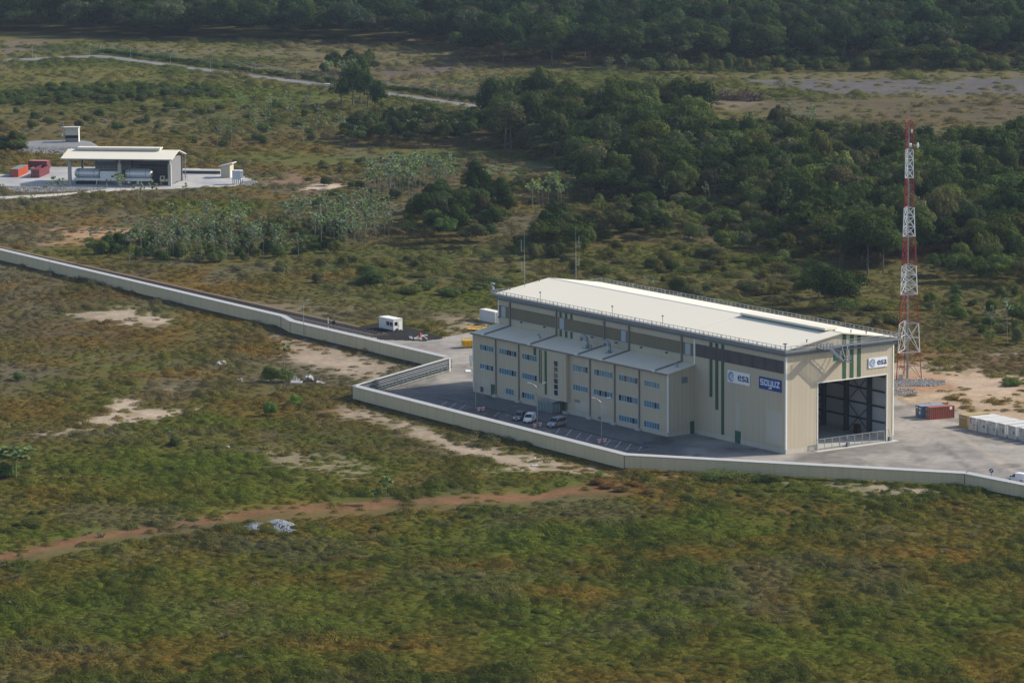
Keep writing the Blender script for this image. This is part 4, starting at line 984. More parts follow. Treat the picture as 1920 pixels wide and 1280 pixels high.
# ================================================================== CONTAINERS
def container(label, P0, P1, P2, h, mat, group=None, doors=True, roofmat=None, open_top=False, marks=(), name='shipping_container', cat='container', legs=0):
    """P0 near door corner, P1 other door corner, P2 far corner of the long side (traced ground points)"""
    p0, p1, p2 = G(*P0), G(*P1), G(*P2)
    ld = (p2-p0); L = ld.length; ld.normalize(); wd = Vector((-ld.y, ld.x, 0)); W_ = (p1-p0).dot(wd); s = 1 if W_ > 0 else -1; W_ = abs(W_)
    t_ = thing(name, label, cat, (p0.x,p0.y,.04+legs), math.atan2(ld.y, ld.x), group)
    # local: x along length from door end, y from P0 side (times s)
    def Y(y): return s*y
    m = MB(); c = .14
    n = max(6, int(L/.42))
    def corr(x0, x1, yb, inward, vertical_axis='x'):
        pts = []
        for i in range(n*4+1):
            ph = i % 4; x = x0+(x1-x0)*i/(n*4); pts.append((x, yb + (inward*.07 if ph in (1,2) else 0)))
        return pts
    for yb, inw in ((.02, 1), (W_-.02, -1)):
        pts = corr(c, L-c, yb, inw); k = len(pts)
        m.add([(x, Y(y), .12) for x, y in pts]+[(x, Y(y), h-.1) for x, y in pts], [(i,i+1,k+i+1,k+i) for i in range(k-1)])
    m.box(L-.06, L-.0, Y(c), Y(W_-c), .12, h-.1)
    for x in (0, L-c):
        for y in (0, W_-c): m.box(x, x+c, Y(y), Y(y+c), 0, h)
    for y in (0, W_-.12):
        m.box(c, L-c, Y(y), Y(y+.12), 0, .14); m.box(c, L-c, Y(y), Y(y+.12), h-.12, h)
    for x in (0, L-.12):
        m.box(x, x+.12, Y(c), Y(W_-c), 0, .14); m.box(x, x+.12, Y(c), Y(W_-c), h-.12, h)
    m.box(.1, L-.1, Y(.1), Y(W_-.1), .10, .16)
    m.build('body', mat, t_)
    if not open_top:
        m = MB(); k2 = max(6, int(L/.5))
        for i in range(k2):
            a = .06+(L-.12)*i/k2; b = .06+(L-.12)*(i+.62)/k2; m.box(a, b, Y(.1), Y(W_-.1), h-.05, h+.012)
        m.box(.08, L-.08, Y(.08), Y(W_-.08), h-.08, h-.02)
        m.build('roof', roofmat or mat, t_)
    if doors:
        for k in range(2):
            y0 = c+(W_-2*c)*k/2+.02; y1 = c+(W_-2*c)*(k+1)/2-.02
            m = MB(); m.box(-.015, .05, Y(y0), Y(y1), .15, h-.13); d_ = m.build('door', mat, t_)
            m = MB()
            for q in (.28, .72):
                yy = Y(y0+(y1-y0)*q); m.tube((-.06,yy,.12),(-.06,yy,h-.1),.035); m.box(-.10,-.02,yy-.1,yy+.1,.95,1.05)
            m.build('locking_bar', LSTEEL, d_)
    for (face, a, b, za, zb_, mt) in marks:
        m = MB()
        if face == 'd': m.box(-.035, -.016, Y(W_*a), Y(W_*b), h*za, h*zb_)
        else: m.box(L*a, L*b, Y(-.012), Y(.018), h*za, h*zb_)
        m.build('sticker', mt, t_)
    if legs:
        m = MB()
        for x in (.2, L/2, L-.2):
            for y in (.2, W_-.2): m.box(x-.09, x+.09, Y(y)-.09, Y(y)+.09, -legs-.05, 0)
        m.build('legs', DSTEEL, t_)
    return t_
def c7b(x, y): return 1700+x/8.727, 740+y/8.727
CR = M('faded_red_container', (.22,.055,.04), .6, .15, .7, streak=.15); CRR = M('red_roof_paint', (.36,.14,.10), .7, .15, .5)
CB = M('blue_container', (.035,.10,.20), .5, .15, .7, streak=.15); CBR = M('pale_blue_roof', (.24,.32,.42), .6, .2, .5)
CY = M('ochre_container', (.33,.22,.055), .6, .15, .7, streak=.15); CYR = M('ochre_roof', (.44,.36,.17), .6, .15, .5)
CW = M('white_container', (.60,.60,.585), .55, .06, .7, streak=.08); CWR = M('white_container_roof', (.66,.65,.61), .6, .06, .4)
OR_ = M('orange_sticker', (.62,.30,.02), .5); BL_ = M('blue_sticker', (.06,.12,.33), .5); RD_ = M('red_sticker', (.42,.05,.05), .5); GY_ = M('grey_sticker', (.22,.24,.27), .5); GN_ = M('green_sticker', (.03,.18,.10), .5)
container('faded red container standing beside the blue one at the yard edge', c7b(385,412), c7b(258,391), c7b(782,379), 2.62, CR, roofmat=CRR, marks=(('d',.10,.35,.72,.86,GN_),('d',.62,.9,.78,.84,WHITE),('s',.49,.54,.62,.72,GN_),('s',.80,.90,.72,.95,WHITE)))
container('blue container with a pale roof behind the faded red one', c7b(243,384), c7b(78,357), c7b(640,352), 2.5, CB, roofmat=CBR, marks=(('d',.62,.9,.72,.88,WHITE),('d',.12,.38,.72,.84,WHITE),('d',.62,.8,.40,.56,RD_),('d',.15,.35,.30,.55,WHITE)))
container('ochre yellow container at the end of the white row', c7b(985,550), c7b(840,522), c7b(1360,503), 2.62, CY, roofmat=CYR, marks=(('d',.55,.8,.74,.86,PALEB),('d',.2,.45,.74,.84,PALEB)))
row = [((1140,595),(1000,562)),((1305,632),(1152,598)),((1458,663),(1318,634)),((1612,697),(1475,668)),((1785,737),(1640,706)),((1955,775),(1815,745)),((2120,812),(1985,785))]
mk = [(('d',.62,.76,.5,.9,RD_),('d',.15,.4,.40,.52,GY_),('d',.25,.45,.14,.25,OR_)), (('d',.6,.8,.68,.8,OR_),('d',.2,.45,.40,.55,BL_)), (('d',.6,.82,.68,.8,OR_),('d',.15,.3,.32,.52,BL_)),
      (('d',.55,.75,.5,.62,OR_),('d',.2,.45,.30,.62,GY_)), (('d',.6,.8,.68,.8,OR_),('d',.15,.32,.40,.62,BL_)), (('d',.55,.9,.68,.8,OR_),('d',.1,.25,.3,.5,BL_)), ()]
lb = ['white container with a red mark beside the ochre one', 'white container second in the row, one blue square on its door', 'white container with a narrow blue mark, third in the white row', 'white container with a low orange sticker, fourth in the row', 'white container fifth in the row, near the right edge', 'white container at the right edge with a wide orange sticker', 'white container cut by the right edge of the photo']
ldir = (44.7, -4.6)
for (a, b), mm, l_ in zip(row, mk, lb):
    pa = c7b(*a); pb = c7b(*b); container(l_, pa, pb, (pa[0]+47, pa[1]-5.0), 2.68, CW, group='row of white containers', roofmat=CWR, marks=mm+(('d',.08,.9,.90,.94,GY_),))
# containers by the far shed
def c4(x, y): return x/16, 280+y/16
CD = M('dark_red_container', (.16,.035,.045), .6, .15, .7, streak=.1); CO = M('orange_red_container', (.40,.075,.035), .6, .12, .7, streak=.1); CGR = M('grey_green_roof', (.22,.26,.26), .6, .15, .5)
container('orange red container with a grey roof left of the far shed', c4(550,838), c4(322,828), c4(850,702), 2.62, CO, roofmat=CGR)
container('open topped maroon container next to the orange red one', c4(1180,862), c4(952,852), c4(1490,722), 2.7, CD, open_top=True)
container('maroon container standing crosswise behind the open one', c4(1405,600), c4(1500,566), c4(850,590), 2.7, CD, roofmat=M('pink_roof', (.36,.14,.13), .6, .1, .5))
m = MB()
for i in range(9): x = i*.35; m.bar((x-1.4, rnd.uniform(-.6,.6), .2+rnd.random()*.6), (x-.6+rnd.random(), rnd.uniform(-.5,.5), .3+rnd.random()*.8), .35, .12)
g = G(*c4(1010,640)); o_ = m.build('timber_pile', M('pale_wood', (.42,.32,.20), .8, .2, 1)); o_.location = (g.x, g.y, .1); tag(o_, 'pale timber pile between the red containers', 'timber pile')
# white cabin by the track
def cabin():
    p0, p1, p2 = G(*c5(483,399)), G(*c5(350,371)), G(*c5(568,391))
    dl = (p1-p0); L = dl.length; dl.normalize(); dw = Vector((dl.y, -dl.x, 0)); Wd = abs((p2-p0).dot(dw)); 
    if (p2-p0).dot(dw) < 0: dw = -dw
    t_ = thing('site_cabin', 'white site cabin with a window and a door beside the track end', 'cabin', (p0.x,p0.y,.05))
    def Q(l, w, z): return dl*l + dw*w + Z(z)
    def bx2(m, l0,l1,w0,w1,z0,z1):
        b = [Q(l0,w0,z0),Q(l1,w0,z0),Q(l1,w1,z0),Q(l0,w1,z0)]; tt = [Q(l0,w0,z1),Q(l1,w0,z1),Q(l1,w1,z1),Q(l0,w1,z1)]
        if dl.cross(dw).z < 0: b.reverse(); tt.reverse()
        m.hexa(b, tt)
    h = 2.75
    m = MB(); bx2(m, 0, L, 0, Wd, .15, h); m.build('body', CW, t_)
    m = MB(); bx2(m, -.08, L+.08, -.08, Wd+.08, h, h+.16); m.build('roof', CWR, t_)
    m = MB(); bx2(m, .4, L*.50, -.04, -.001, 1.15, 2.1); w_ = m.build('window', GLASSD, t_)
    m = MB(); bx2(m, L*.26, L*.28, -.06, -.04, 1.15, 2.1); bx2(m, .3, L*.55, -.06, -.001, 1.03, 1.14); m.build('frame', TRIM, w_)
    m = MB(); bx2(m, -.04, -.001, Wd*.12, Wd*.45, 1.3, 2.2); m.build('window', GLASSD, t_)
    m = MB(); bx2(m, -.05, -.001, Wd*.55, Wd*.92, .2, 2.3); d_ = m.build('door', TRIM, t_)
    m = MB(); bx2(m, -.10, -.05, Wd*.58, Wd*.62, 1.1, 1.2); m.build('handle', DSTEEL, d_)
    m = MB()
    for l in (0, L-.12):
        for w in (0, Wd-.12): bx2(m, l-.02, l+.14, w-.02, w+.14, -.05, h+.02)
    m.build('corner_post', TRIM, t_)
    m = MB(); bx2(m, -.5, -.05, Wd*.3, Wd*.45, .1, .6); m.build('step_box', DSTEEL, t_)
cabin()
container('plain white container behind the far end of the annex', (928.6,607), (936,604.5), (899.5,600.5), 2.85, CW, roofmat=CWR, doors=True)
# yellow machine behind the annex
g = G(884,652); t_ = thing('yellow_skip', 'yellow steel lifting frame and bin beside the annex corner', 'skip', (g.x-.2,g.y+.5,.05), .3)
m = MB(); m.hexa([(-1.7,-.9,.3),(2.0,-.9,.3),(2.0,.9,.3),(-1.7,.9,.3)], [(-2.0,-1.1,1.8),(2.3,-1.1,1.8),(2.3,1.1,1.8),(-2.0,1.1,1.8)]); m.build('bin', YEL, t_)
m = MB()
for x in (-1.6,-.6,.4,1.4):
    m.bar((x,-1.12,.2),(x-.2,-1.2,1.9),.12,.12)
for x in (-1.9, 2.1):
    for y in (-1,1): m.bar((x,y,0),(x,y,2.1),.1,.1)
m.bar((-1.9,-1,2.1),(2.1,-1,2.1),.1,.1); m.bar((-1.9,1,2.1),(2.1,1,2.1),.1,.1); m.build('frame', YEL, t_)
g = G(897,621); t_ = thing('rail_cradle', 'low yellow rail cradle behind the annex roof corner', 'cradle', (g.x-.5,g.y+1,.05), -.5)
m = MB()
for y in (-1,1):
    for z in (.4,.9): m.bar((-2.2,y,z),(2.2,y,z),.1,.1)
    for x in (-2.2,-.7,.7,2.2): m.bar((x,y,0),(x,y,1.4 if abs(x)>2 else .9),.1,.1)
for x in (-2.2,2.2): m.bar((x,-1,.9),(x,1,.9),.1,.1)
m.box(-2.2,2.2,-1,1,.3,.4); m.build('rails', YEL, t_)
# hydrant on a stone patch
g = G(788,634); t_ = thing('hydrant', 'red fire hydrant on a small pale stone base near the cabin', 'hydrant', (g.x,g.y,.05))
m = MB(); m.lathe([(0,1.35),(.16,1.30),(.24,1.15),(.24,.25),(.34,.2),(.34,0)], n=14); m.tube((-.4,0,.9),(.4,0,.9),.09); m.build('body', RED, t_, True)
m = MB()
for i in range(26): a = rnd.random()*6.28; r_ = .8+rnd.random()*1.6; x,y = r_*1.0*math.cos(a), r_*1.6*math.sin(a); s_ = .15+rnd.random()*.22; m.box(x-s_,x+s_,y-s_,y+s_,0,s_)
m.build('stone_base', CONC, t_)
# signs, bollards, posts
def post_sign(name, label, px, py, cat, parts):
    g = G(px, py); t_ = thing(name, label, cat, (g.x,g.y,.04))
    for nm, fn, mt in parts:
        m = MB(); fn(m); m.build(nm, mt, t_)
    return t_
post_sign('chevron_post', 'blue and white banded post at the end of the louvred wall', 845, 691, 'bollard', [('panel', lambda m: [m.box(-.22,.22,-.05,.05,.2+i*.55,.2+i*.55+.28) for i in range(4)], BLUE), ('white_band', lambda m: [m.box(-.22,.22,-.05,.05,.2+i*.55+.28,.2+i*.55+.55) for i in range(3)], WHITE), ('post', lambda m: m.box(-.06,.06,.05,.12,0,2.2), STEEL)])
post_sign('notice_sign', 'white notice board on a green post beside the annex corner', 883, 687.5, 'sign', [('board', lambda m: m.box(-.45,.45,-.04,.04,1.1,2.7), WHITE), ('post', lambda m: m.box(-.08,.08,.0,.1,0,1.1), DGREEN)])
post_sign('fallen_board', 'small white board lying on the asphalt near the annex corner', 878, 697, 'board', [('board', lambda m: m.hexa([(-.6,-.5,.03),(.6,-.6,.03),(.6,.6,.35),(-.6,.5,.35)],[(-.6,-.5,.09),(.6,-.6,.09),(.6,.6,.41),(-.6,.5,.41)]), WHITE)])
post_sign('parking_sign', 'small blue parking sign at the near end of the parking bays', 1209, 838, 'sign', [('plate', lambda m: m.box(-.32,.32,-.04,.04,.5,1.1), M('mid_blue', (.03,.08,.22), .5)), ('post', lambda m: m.box(-.05,.05,.04,.12,0,1.1), STEEL)])
g = G(1858.5,912); t_ = thing('round_sign', 'small blue and white round sign behind the ribbed wall near the white van', 'sign', (g.x,g.y,.04), -.5)
m = MB(); m.lathe([(0,-.05),(.44,-.05),(.44,.03),(0,.03)], (0,0,3.1), 'y', 20); m.build('disc', M('mid_blue', (.03,.08,.22), .5), t_)
m = MB(); m.bar((-.18,-.08,2.88),(.2,-.08,3.35),.05,.14); m.bar((-.22,-.08,3.0),(-.04,-.08,2.86),.05,.1); m.build('arrow', WHITE, t_); m = MB(); m.box(-.06,.06,.03,.13,0,3.2); m.build('post', STEEL, t_)
RW = 'red and white barriers at the lamp posts'
for (px, py), wh in zip(((898,771),(906,770.5),(1003,801.5),(1013,799.5),(1124,830.5),(1134,829.5)), ('left one of the pair at the far lamp post','right one of the pair at the far lamp post','left one of the pair beside the white van','right one beside the silver minibus','left one of the pair at the near lamp post','right one of the pair at the near lamp post')):
    g = G(px, py); t_ = thing('barrier_block', 'red and white checked barrier block, '+wh, 'barrier', (g.x,g.y,.04), -.3, RW)
    a = MB(); b = MB()
    for i in range(3):
        for j in range(4): (a if (i+j)%2 else b).box(-.3+i*.2,-.1+i*.2,-.25,.25,j*.21,(j+1)*.21)
    a.build('white_square', WHITE, t_); b.build('red_square', RED, t_)
def lamp(label, px, py, ptop, arms, group, heads=1.0, zc=None):
    g = G(px, py); h = 4.0
    for k in range(200):
        if proj_np(g.x, g.y, h)[1] <= ptop: break
        h += .05
    t_ = thing('street_lamp', label, 'lamp post', (g.x,g.y,.0), 0, group)
    m = MB(); m.tube((0,0,-.2),(0,0,h-.9),.085,8,.055); m.build('pole', LSTEEL, t_)
    for dx in arms:
        m = MB(); m.path([(0,0,h-.9),(dx*.35,0,h-.45),(dx*.75,0,h-.1),(dx,0,h)], .055); m.build('arm', LSTEEL, t_)
        m = MB(); s_ = 1 if dx > 0 else -1
        m.hexa([(dx-s_*.1,-.16,h-.06),(dx+s_*.75*heads,-.14,h+.10),(dx+s_*.75*heads,.14,h+.10),(dx-s_*.1,.16,h-.06)][::s_], [(dx-s_*.1,-.12,h+.08),(dx+s_*.7*heads,-.10,h+.22),(dx+s_*.7*heads,.10,h+.22),(dx-s_*.1,.12,h+.08)][::s_]); m.build('lamp_head', M('lamp_grey', (.50,.51,.52), .4), t_)
    return t_
LG = 'double armed lamp posts of the car park'
lamp('double armed lamp post beside the far corner of the annex', 892, 766, 692.5, (-1.25,1.25), LG)
lamp('double armed lamp post between the white van and the minibus', 1007.5, 799, 718.5, (-1.3,1.2), LG)
lamp('double armed lamp post at the near end of the parking bays', 1128, 829.5, 746.5, (-1.3,1.2), LG)
lamp('single curved lamp post in front of the ribbed wall at its bend', 569.5, 631.5, 563.5, (.75,), None)
post_sign('tripod_mast', 'thin grey mast standing at the long ribbed wall on the left', 94, 513, 'mast', [('pole', lambda m: m.tube((0,0,0),(0,0,3.9),.07), LSTEEL), ('cross_bar', lambda m: (m.bar((-.35,0,2.9),(.35,0,2.9),.06,.06), m.tube((-.3,0,0),(-.05,0,2.4),.05), m.tube((.3,0,0),(.05,0,2.4),.05)), LSTEEL)])
post_sign('marker_post', 'red and white marker post between the wall and the track', 615.5, 616, 'post', [('pole', lambda m: m.box(-.09,.09,-.09,.09,0,2.6), WHITE), ('red_band', lambda m: (m.box(-.10,.10,-.10,.10,.6,1.2)), RED)])
post_sign('signal_post', 'short dark signal post beside the track near the marker post', 626, 618, 'signal', [('pole', lambda m: m.box(-.06,.06,-.06,.06,0,1.5), DSTEEL), ('head', lambda m: m.box(-.3,.3,-.2,.2,1.3,2.2), BLACK)])
post_sign('ground_light', 'white light on a short post with a concrete base outside the wall', 1003, 873, 'light', [('base', lambda m: m.box(-.55,.55,-.7,.7,-.1,.12), CONC), ('post', lambda m: m.tube((0,0,.1),(0,0,1.35),.07), LSTEEL), ('lamp', lambda m: m.lathe([(0,1.7),(.16,1.62),(.2,1.5),(.14,1.36),(0,1.34)], n=12), WHITE)])

# ================================================================== LATTICE TOWER
def c8(x, y): return 1640+x/2.46, 220+y/2.46
pl, pr_, pk = G(*c8(100,1212)), G(*c8(216,1208)), G(*c8(135,1190))
cen = (pl+pr_+pk)/3
tw = thing('lattice_tower', 'tall red and white lattice mast beside the open hangar door', 'lattice tower', (cen.x,cen.y,0))
def ht(py):
    h = 0
    while proj_np(cen.x, cen.y, h)[1] > py: h += .05
    return h
zs_ = [0]+[ht(220+y/2.46) for y in (1080,945,815,682,548,415,280,148,22)]
RT = M('tower_red', (.27,.025,.03), .5, .12, 1); WT = M('tower_white', (.66,.67,.68), .5, .05, 1)
legs0 = [p-cen for p in (pl, pr_, pk)]
wv = [1, .86, .76, .66, .565, .475, .39, .325, .30, .30]
def leg_at(i, z):
    k = np.interp(z, zs_, wv); q = legs0[i]*k; return Vector((q.x, q.y, z))
for s_ in range(9):
    z0, z1 = zs_[s_], zs_[s_+1]; mt = RT if s_ % 2 == 0 else WT
    m = MB()
    for i in range(3): m.tube(leg_at(i,z0), leg_at(i,z1), .11 if s_ < 6 else .085, 6)
    nb = 1 if s_ < 2 else (2 if s_ == 2 else 3)
    rr = .062 if mt is WT else .042
    for b in range(nb):
        za = z0+(z1-z0)*b/nb; zb_ = z0+(z1-z0)*(b+1)/nb
        for i in range(3):
            j = (i+1) % 3
            m.tube(leg_at(i,za), leg_at(j,zb_), rr, 5); m.tube(leg_at(j,za), leg_at(i,zb_), rr, 5)
            m.tube(leg_at(i,zb_), leg_at(j,zb_), rr, 5)
            if nb == 1: m.tube(leg_at(i,(za+zb_)/2), leg_at(j,(za+zb_)/2), rr*.9, 5)
    for i in range(3): m.tube(leg_at(i,z0+.05), leg_at((i+1)%3,z0+.05), rr, 5) if s_ else None
    m.build('red_section' if mt is RT else 'white_section', mt, tw)
m = MB(); m.box(-.24,.24,-.18,.18,0,zs_[2]); m.box(-.17,.17,-.12,.12,zs_[2],zs_[9]-1); m.build('cable_ladder', LSTEEL, tw)
ztop = zs_[9]; 
m = MB(); p_ = leg_at(1, zs_[8]+.9); p_ = p_+Vector((1.0,-.2,0)); m.lathe([(0,-.25),(.45,-.18),(.62,0),(.62,.18),(0,.30)], p_, 'x', 18); m.bar(p_, leg_at(1,zs_[8]+.9), .1, .1); m.build('dish', WHITE, tw)
m = MB(); p_ = Vector((.25,-.9,zs_[8]+1.0)); m.lathe([(0,-.3),(.38,-.2),(.42,.3),(0,.35)], p_, 'x', 14); m.build('dish', WHITE, tw)
m = MB(); p_ = Vector((.55,-.75,zs_[9]-2.0)); m.lathe([(0,-.2),(.40,-.1),(.46,.12),(0,.2)], p_, 'x', 14); m.build('dish', WHITE, tw)
m = MB(); 
for i in range(3): q = leg_at(i, ztop); m.tube(q, q+Z(.35), .16)
m.build('warning_light', M('amber_lens', (.5,.18,.02), .3), tw)
m = MB()
for i in range(3): q = legs0[i]; m.box(q.x-.5,q.x+.5,q.y-.5,q.y+.5,-.2,.22)
m.box(legs0[0].x+.6,legs0[0].x+1.5,legs0[0].y-.3,legs0[0].y+.4,0,1.4)
m.build('footing', CONC, tw)
def rubble(name, label, cat, poly, n, smin, smax, mat, hz=.0, mound=0, kind=None, group=None):
    pts = [G(*p) for p in poly]; P2 = [(p.x,p.y) for p in pts]; cx = sum(p[0] for p in P2)/len(P2); cy = sum(p[1] for p in P2)/len(P2)
    x0,x1 = min(p[0] for p in P2), max(p[0] for p in P2); y0,y1 = min(p[1] for p in P2), max(p[1] for p in P2)
    m = MB(); c = 0; dmax = max(.5, float(poly_sd(np.array([cx]), np.array([cy]), P2)[0])); T = []
    while c < n:
        x = rnd.uniform(x0,x1); y = rnd.uniform(y0,y1); T.append((x,y)); c += 1
    T = np.array(T); sdv = poly_sd(T[:,0], T[:,1], P2); T = T[sdv > 0]; sdv = sdv[sdv > 0]
    gz_ = ground_z(T[:,0], T[:,1])
    for (x,y), d, z in zip(T, sdv, gz_):
        s_ = rnd.uniform(smin, smax); zz = z + mound*min(1, d/dmax/.8)
        q = [Vector((rnd.gauss(0,1), rnd.gauss(0,1), rnd.gauss(0,.8))).normalized()*s_*rnd.uniform(.75,1.2) for _ in range(6)]
        a = rnd.random()*6.28; ca, sa = math.cos(a), math.sin(a); e = [rnd.uniform(.7,1.2)*s_ for _ in range(6)]
        o = [(e[0],0,0),(-e[1],0,0),(0,e[2],0),(0,-e[3],0),(0,0,e[4]*.8),(0,0,-e[5]*.5)]
        vs = [(x-cx+p[0]*ca-p[1]*sa+rnd.uniform(-.1,.1)*s_, y-cy+p[0]*sa+p[1]*ca, zz+p[2]+s_*.25+rnd.uniform(-.1,.1)*s_) for p in o]
        m.add(vs, [(0,2,4),(2,1,4),(1,3,4),(3,0,4),(2,0,5),(1,2,5),(3,1,5),(0,3,5)])
    o_ = m.build(name, mat); o_.location = (cx, cy, 0); tag(o_, label, cat, group, kind); return o_
STONE = M('grey_stone', (.225,.22,.21), .9, .35, .6)
rubble('gravel_bed', 'grey gravel ring around the foot of the lattice tower', 'gravel', [(1676,718),(1700,713),(1745,712),(1772,716),(1775,720),(1750,724),(1700,724),(1676,726)], 2600, .18, .42, STONE, kind='stuff')
rubble('gravel_patch', 'thin grey gravel beside the hangar wall below the tower', 'gravel', [(1676,727),(1715,730),(1722,738),(1676,744)], 420, .14, .3, STONE, kind='stuff')
# ================================================================== FAR COMPOUND: open shed, tanker, booths
FR, FL, BR = G(318.8,349), G(131.4,346.8), G(341.4,338.8)
ex = (FR-FL); SL = ex.length; ex.normalize(); ey = Vector((-ex.y, ex.x, 0)); SD = (BR-FR).dot(ey)
shed = thing('open_shed', 'large open sided shed with a cream roof over the silver tanker', 'shed', (FL.x,FL.y,.03), math.atan2(ex.y, ex.x))
EH, RH = 8.7, 10.6
CAGE = M('grey_cladding', (.16,.165,.175), .7, .1, .3, ribs=.9, ribamt=.15)
m = MB(); m.box(4.2,SL,SD-.2,SD,0,EH); m.build('wall', CAGE, shed)
m = MB(); m.box(SL-.2,SL-.02,SD*.02+.8,SD-.22,.3,EH); m.build('wall', CAGE, shed)
for x in (0, SL/2, SL):
    m = MB(); m.box(x-.5,x+.5,-.5,.5,0,EH-1.8 if x > SL*.3 else EH-.4); m.box(x-.22,x+.22,-.22,.22,EH-1.8,EH); m.build('column', M('pale_column', (.36,.36,.32), .7, .08), shed)
    m = MB(); m.box(x-.3,x+.3,SD-.8,SD-.22,0,EH); m.build('column', DSTEEL, shed)
    m = MB(); m.bar((x,.2,EH-.1),(x,SD/2,RH-.3),.25,.4); m.bar((x,SD-.2,EH-.1),(x,SD/2,RH-.3),.25,.4); m.build('rafter', DSTEEL, shed)
o = 2.6; sl_ = (RH-EH)/(SD/2)
for s in (-1,1):
    y0 = SD/2; y1 = -1.6 if s < 0 else SD+1.6; z1 = EH-1.6*sl_+.25
    b = [(-o,y0,RH),(SL+1.2,y0,RH),(SL+1.2,y1,z1-.1),(-o,y1,z1-.1)]; t2 = [(-o,y0,RH+.22),(SL+1.2,y0,RH+.22),(SL+1.2,y1,z1+.12),(-o,y1,z1+.12)]
    if s < 0: b.reverse(); t2.reverse()
    m = MB(); m.hexa(b, t2); m.build('roof', ROOF, shed)
m = MB(); m.box(1.2,SL-5,SD/2-1.4,SD/2+1.4,RH+.05,RH+.55,1); m.hexa([(.8,SD/2-1.8,RH+.55),(SL-4.6,SD/2-1.8,RH+.55),(SL-4.6,SD/2+1.8,RH+.55),(.8,SD/2+1.8,RH+.55)],[(.8,SD/2-1.7,RH+.95),(SL-4.6,SD/2-1.7,RH+.95),(SL-4.6,SD/2+1.7,RH+.95),(.8,SD/2+1.7,RH+.95)]); m.build('ridge_vent', [ROOF, ROOF], shed)
m = MB(); m.box(-o,SL+1.2,-1.72,-1.55,EH-.35,EH-.0); m.build('gutter', LSTEEL, shed)
for x0, x1, z0, z1 in ((5,11,6,8.2),(20.5,26,6.2,8.2)):
    m = MB(); m.box(x0,x1,SD-.24,SD-.2,z0,z1); m.build('pale_patch', M('pale_sheet', (.33,.34,.35), .5, .1, .5, ribs=.9, ribdir='z', ribamt=.15), shed)
m = MB(); m.path([(19,SD-.5,4.9),(SL-3,SD-.5,4.9),(SL-3,SD-.5,.3)], .22); m.build('pipe', DSTEEL, shed)
def sx(px): return (px-131.4)/187.4*SL
# tanker trailer
tk = G(209,345.3); tr_ = thing('tank_trailer', 'long white flatbed trailer carrying silver tanks under the shed', 'trailer', (FL.x,FL.y,.03), math.atan2(ex.y, ex.x))
ty = 3.0; CH = M('polished_tank', (.60,.62,.64), .36, .08, .4, metal=.45)
a, b = sx(136.5), sx(283)
m = MB(); m.box(a,b,ty-1.3,ty+1.3,1.25,1.75); m.box(a,b,ty-1.34,ty-1.3,1.3,2.1); m.build('bed', WHITE, tr_)
for xa, xb in ((sx(136),sx(185)),(sx(231),sx(282.5))):
    m = MB(); m.lathe([(0,xa-.0),(.9,xa+.15),(1.5,xa+.6),(1.66,xa+1.2),(1.66,xb-1.2),(1.5,xb-.6),(.9,xb-.15),(0,xb)], (0,ty,3.45), 'x', 28); tkk = m.build('tank', CH, tr_, True)
    for q in (.2, .78):
        xx = xa+(xb-xa)*q; m = MB(); m.lathe([(1.68,xx-.1),(1.72,xx-.1),(1.72,xx+.1),(1.68,xx+.1)], (0,ty,3.45), 'x', 28); m.build('strap', LSTEEL, tkk)
m = MB(); m.box(sx(185.5),sx(221),ty-1.25,ty+1.25,1.75,4.3); m.build('equipment_box', WHITE, tr_)
m = MB()
for x in np.linspace(sx(170), sx(250), 9): m.bar((x,ty,4.9),(x,ty,5.9),.07,.07)
m.bar((sx(170),ty,5.9),(sx(250),ty,5.9),.07,.07); m.bar((sx(170),ty,5.4),(sx(250),ty,5.4),.07,.07); m.box(sx(170),sx(250),ty-.4,ty+.4,4.85,4.95); m.build('walkway_rail', LSTEEL, tr_)
for q in (142, 147.5, 153, 160, 166, 172, 177):
    for s in (-1,1):
        m = MB(); m.lathe([(0,-.18),(.52,-.18),(.56,-.1),(.56,.1),(.52,.18),(0,.18)], (sx(q),ty+s*1.05,.6), 'y', 14); m.build('wheel', BLACK, tr_)
m = MB(); m.bar((sx(178),ty-1.3,0),(sx(180),ty-1.3,1.4),.2,.2); m.bar((sx(262),ty-1,0),(sx(262),ty-1,1.3),.25,.25); m.build('support_leg', WHITE, tr_)
# tractor truck
tt = thing('tractor_truck', 'dark truck with a small cream cab beside the shed column', 'truck', (FL.x,FL.y,.03), math.atan2(ex.y, ex.x))
m = MB(); m.box(sx(288.5),sx(316),ty-.45,ty+.45,.7,1.15); m.box(sx(288),sx(297),ty-1.1,ty+1.1,1.0,1.7); m.build('chassis', BLACK, tt)
m = MB(); x0,x1 = sx(296.5), sx(306); m.hexa([(x0,ty-1.05,1.1),(x1,ty-1.05,1.1),(x1,ty+1.05,1.1),(x0,ty+1.05,1.1)],[(x0+.2,ty-1,2.9),(x1-.05,ty-1,2.9),(x1-.05,ty+1,2.9),(x0+.2,ty+1,2.9)]); m.box(x1,sx(314),ty-.8,ty+.8,1.15,1.9); cb_ = m.build('cab', M('cream_paint', (.55,.50,.36), .5), tt)
m = MB(); m.box(x0+.5,x1-.35,ty-1.08,ty-1.0,1.95,2.7); m.build('window', GLASSD, cb_)
m = MB(); m.tube((x1+.3,ty-.7,1.9),(x1+.3,ty-.7,3.6),.13); m.build('exhaust', DSTEEL, tt)
for q in (291, 296, 312):
    for s in (-1,1):
        m = MB(); m.lathe([(0,-.2),(.56,-.2),(.6,-.1),(.6,.1),(.56,.2),(0,.2)], (sx(q),ty+s*.95,.6), 'y', 14); m.build('wheel', BLACK, tt)
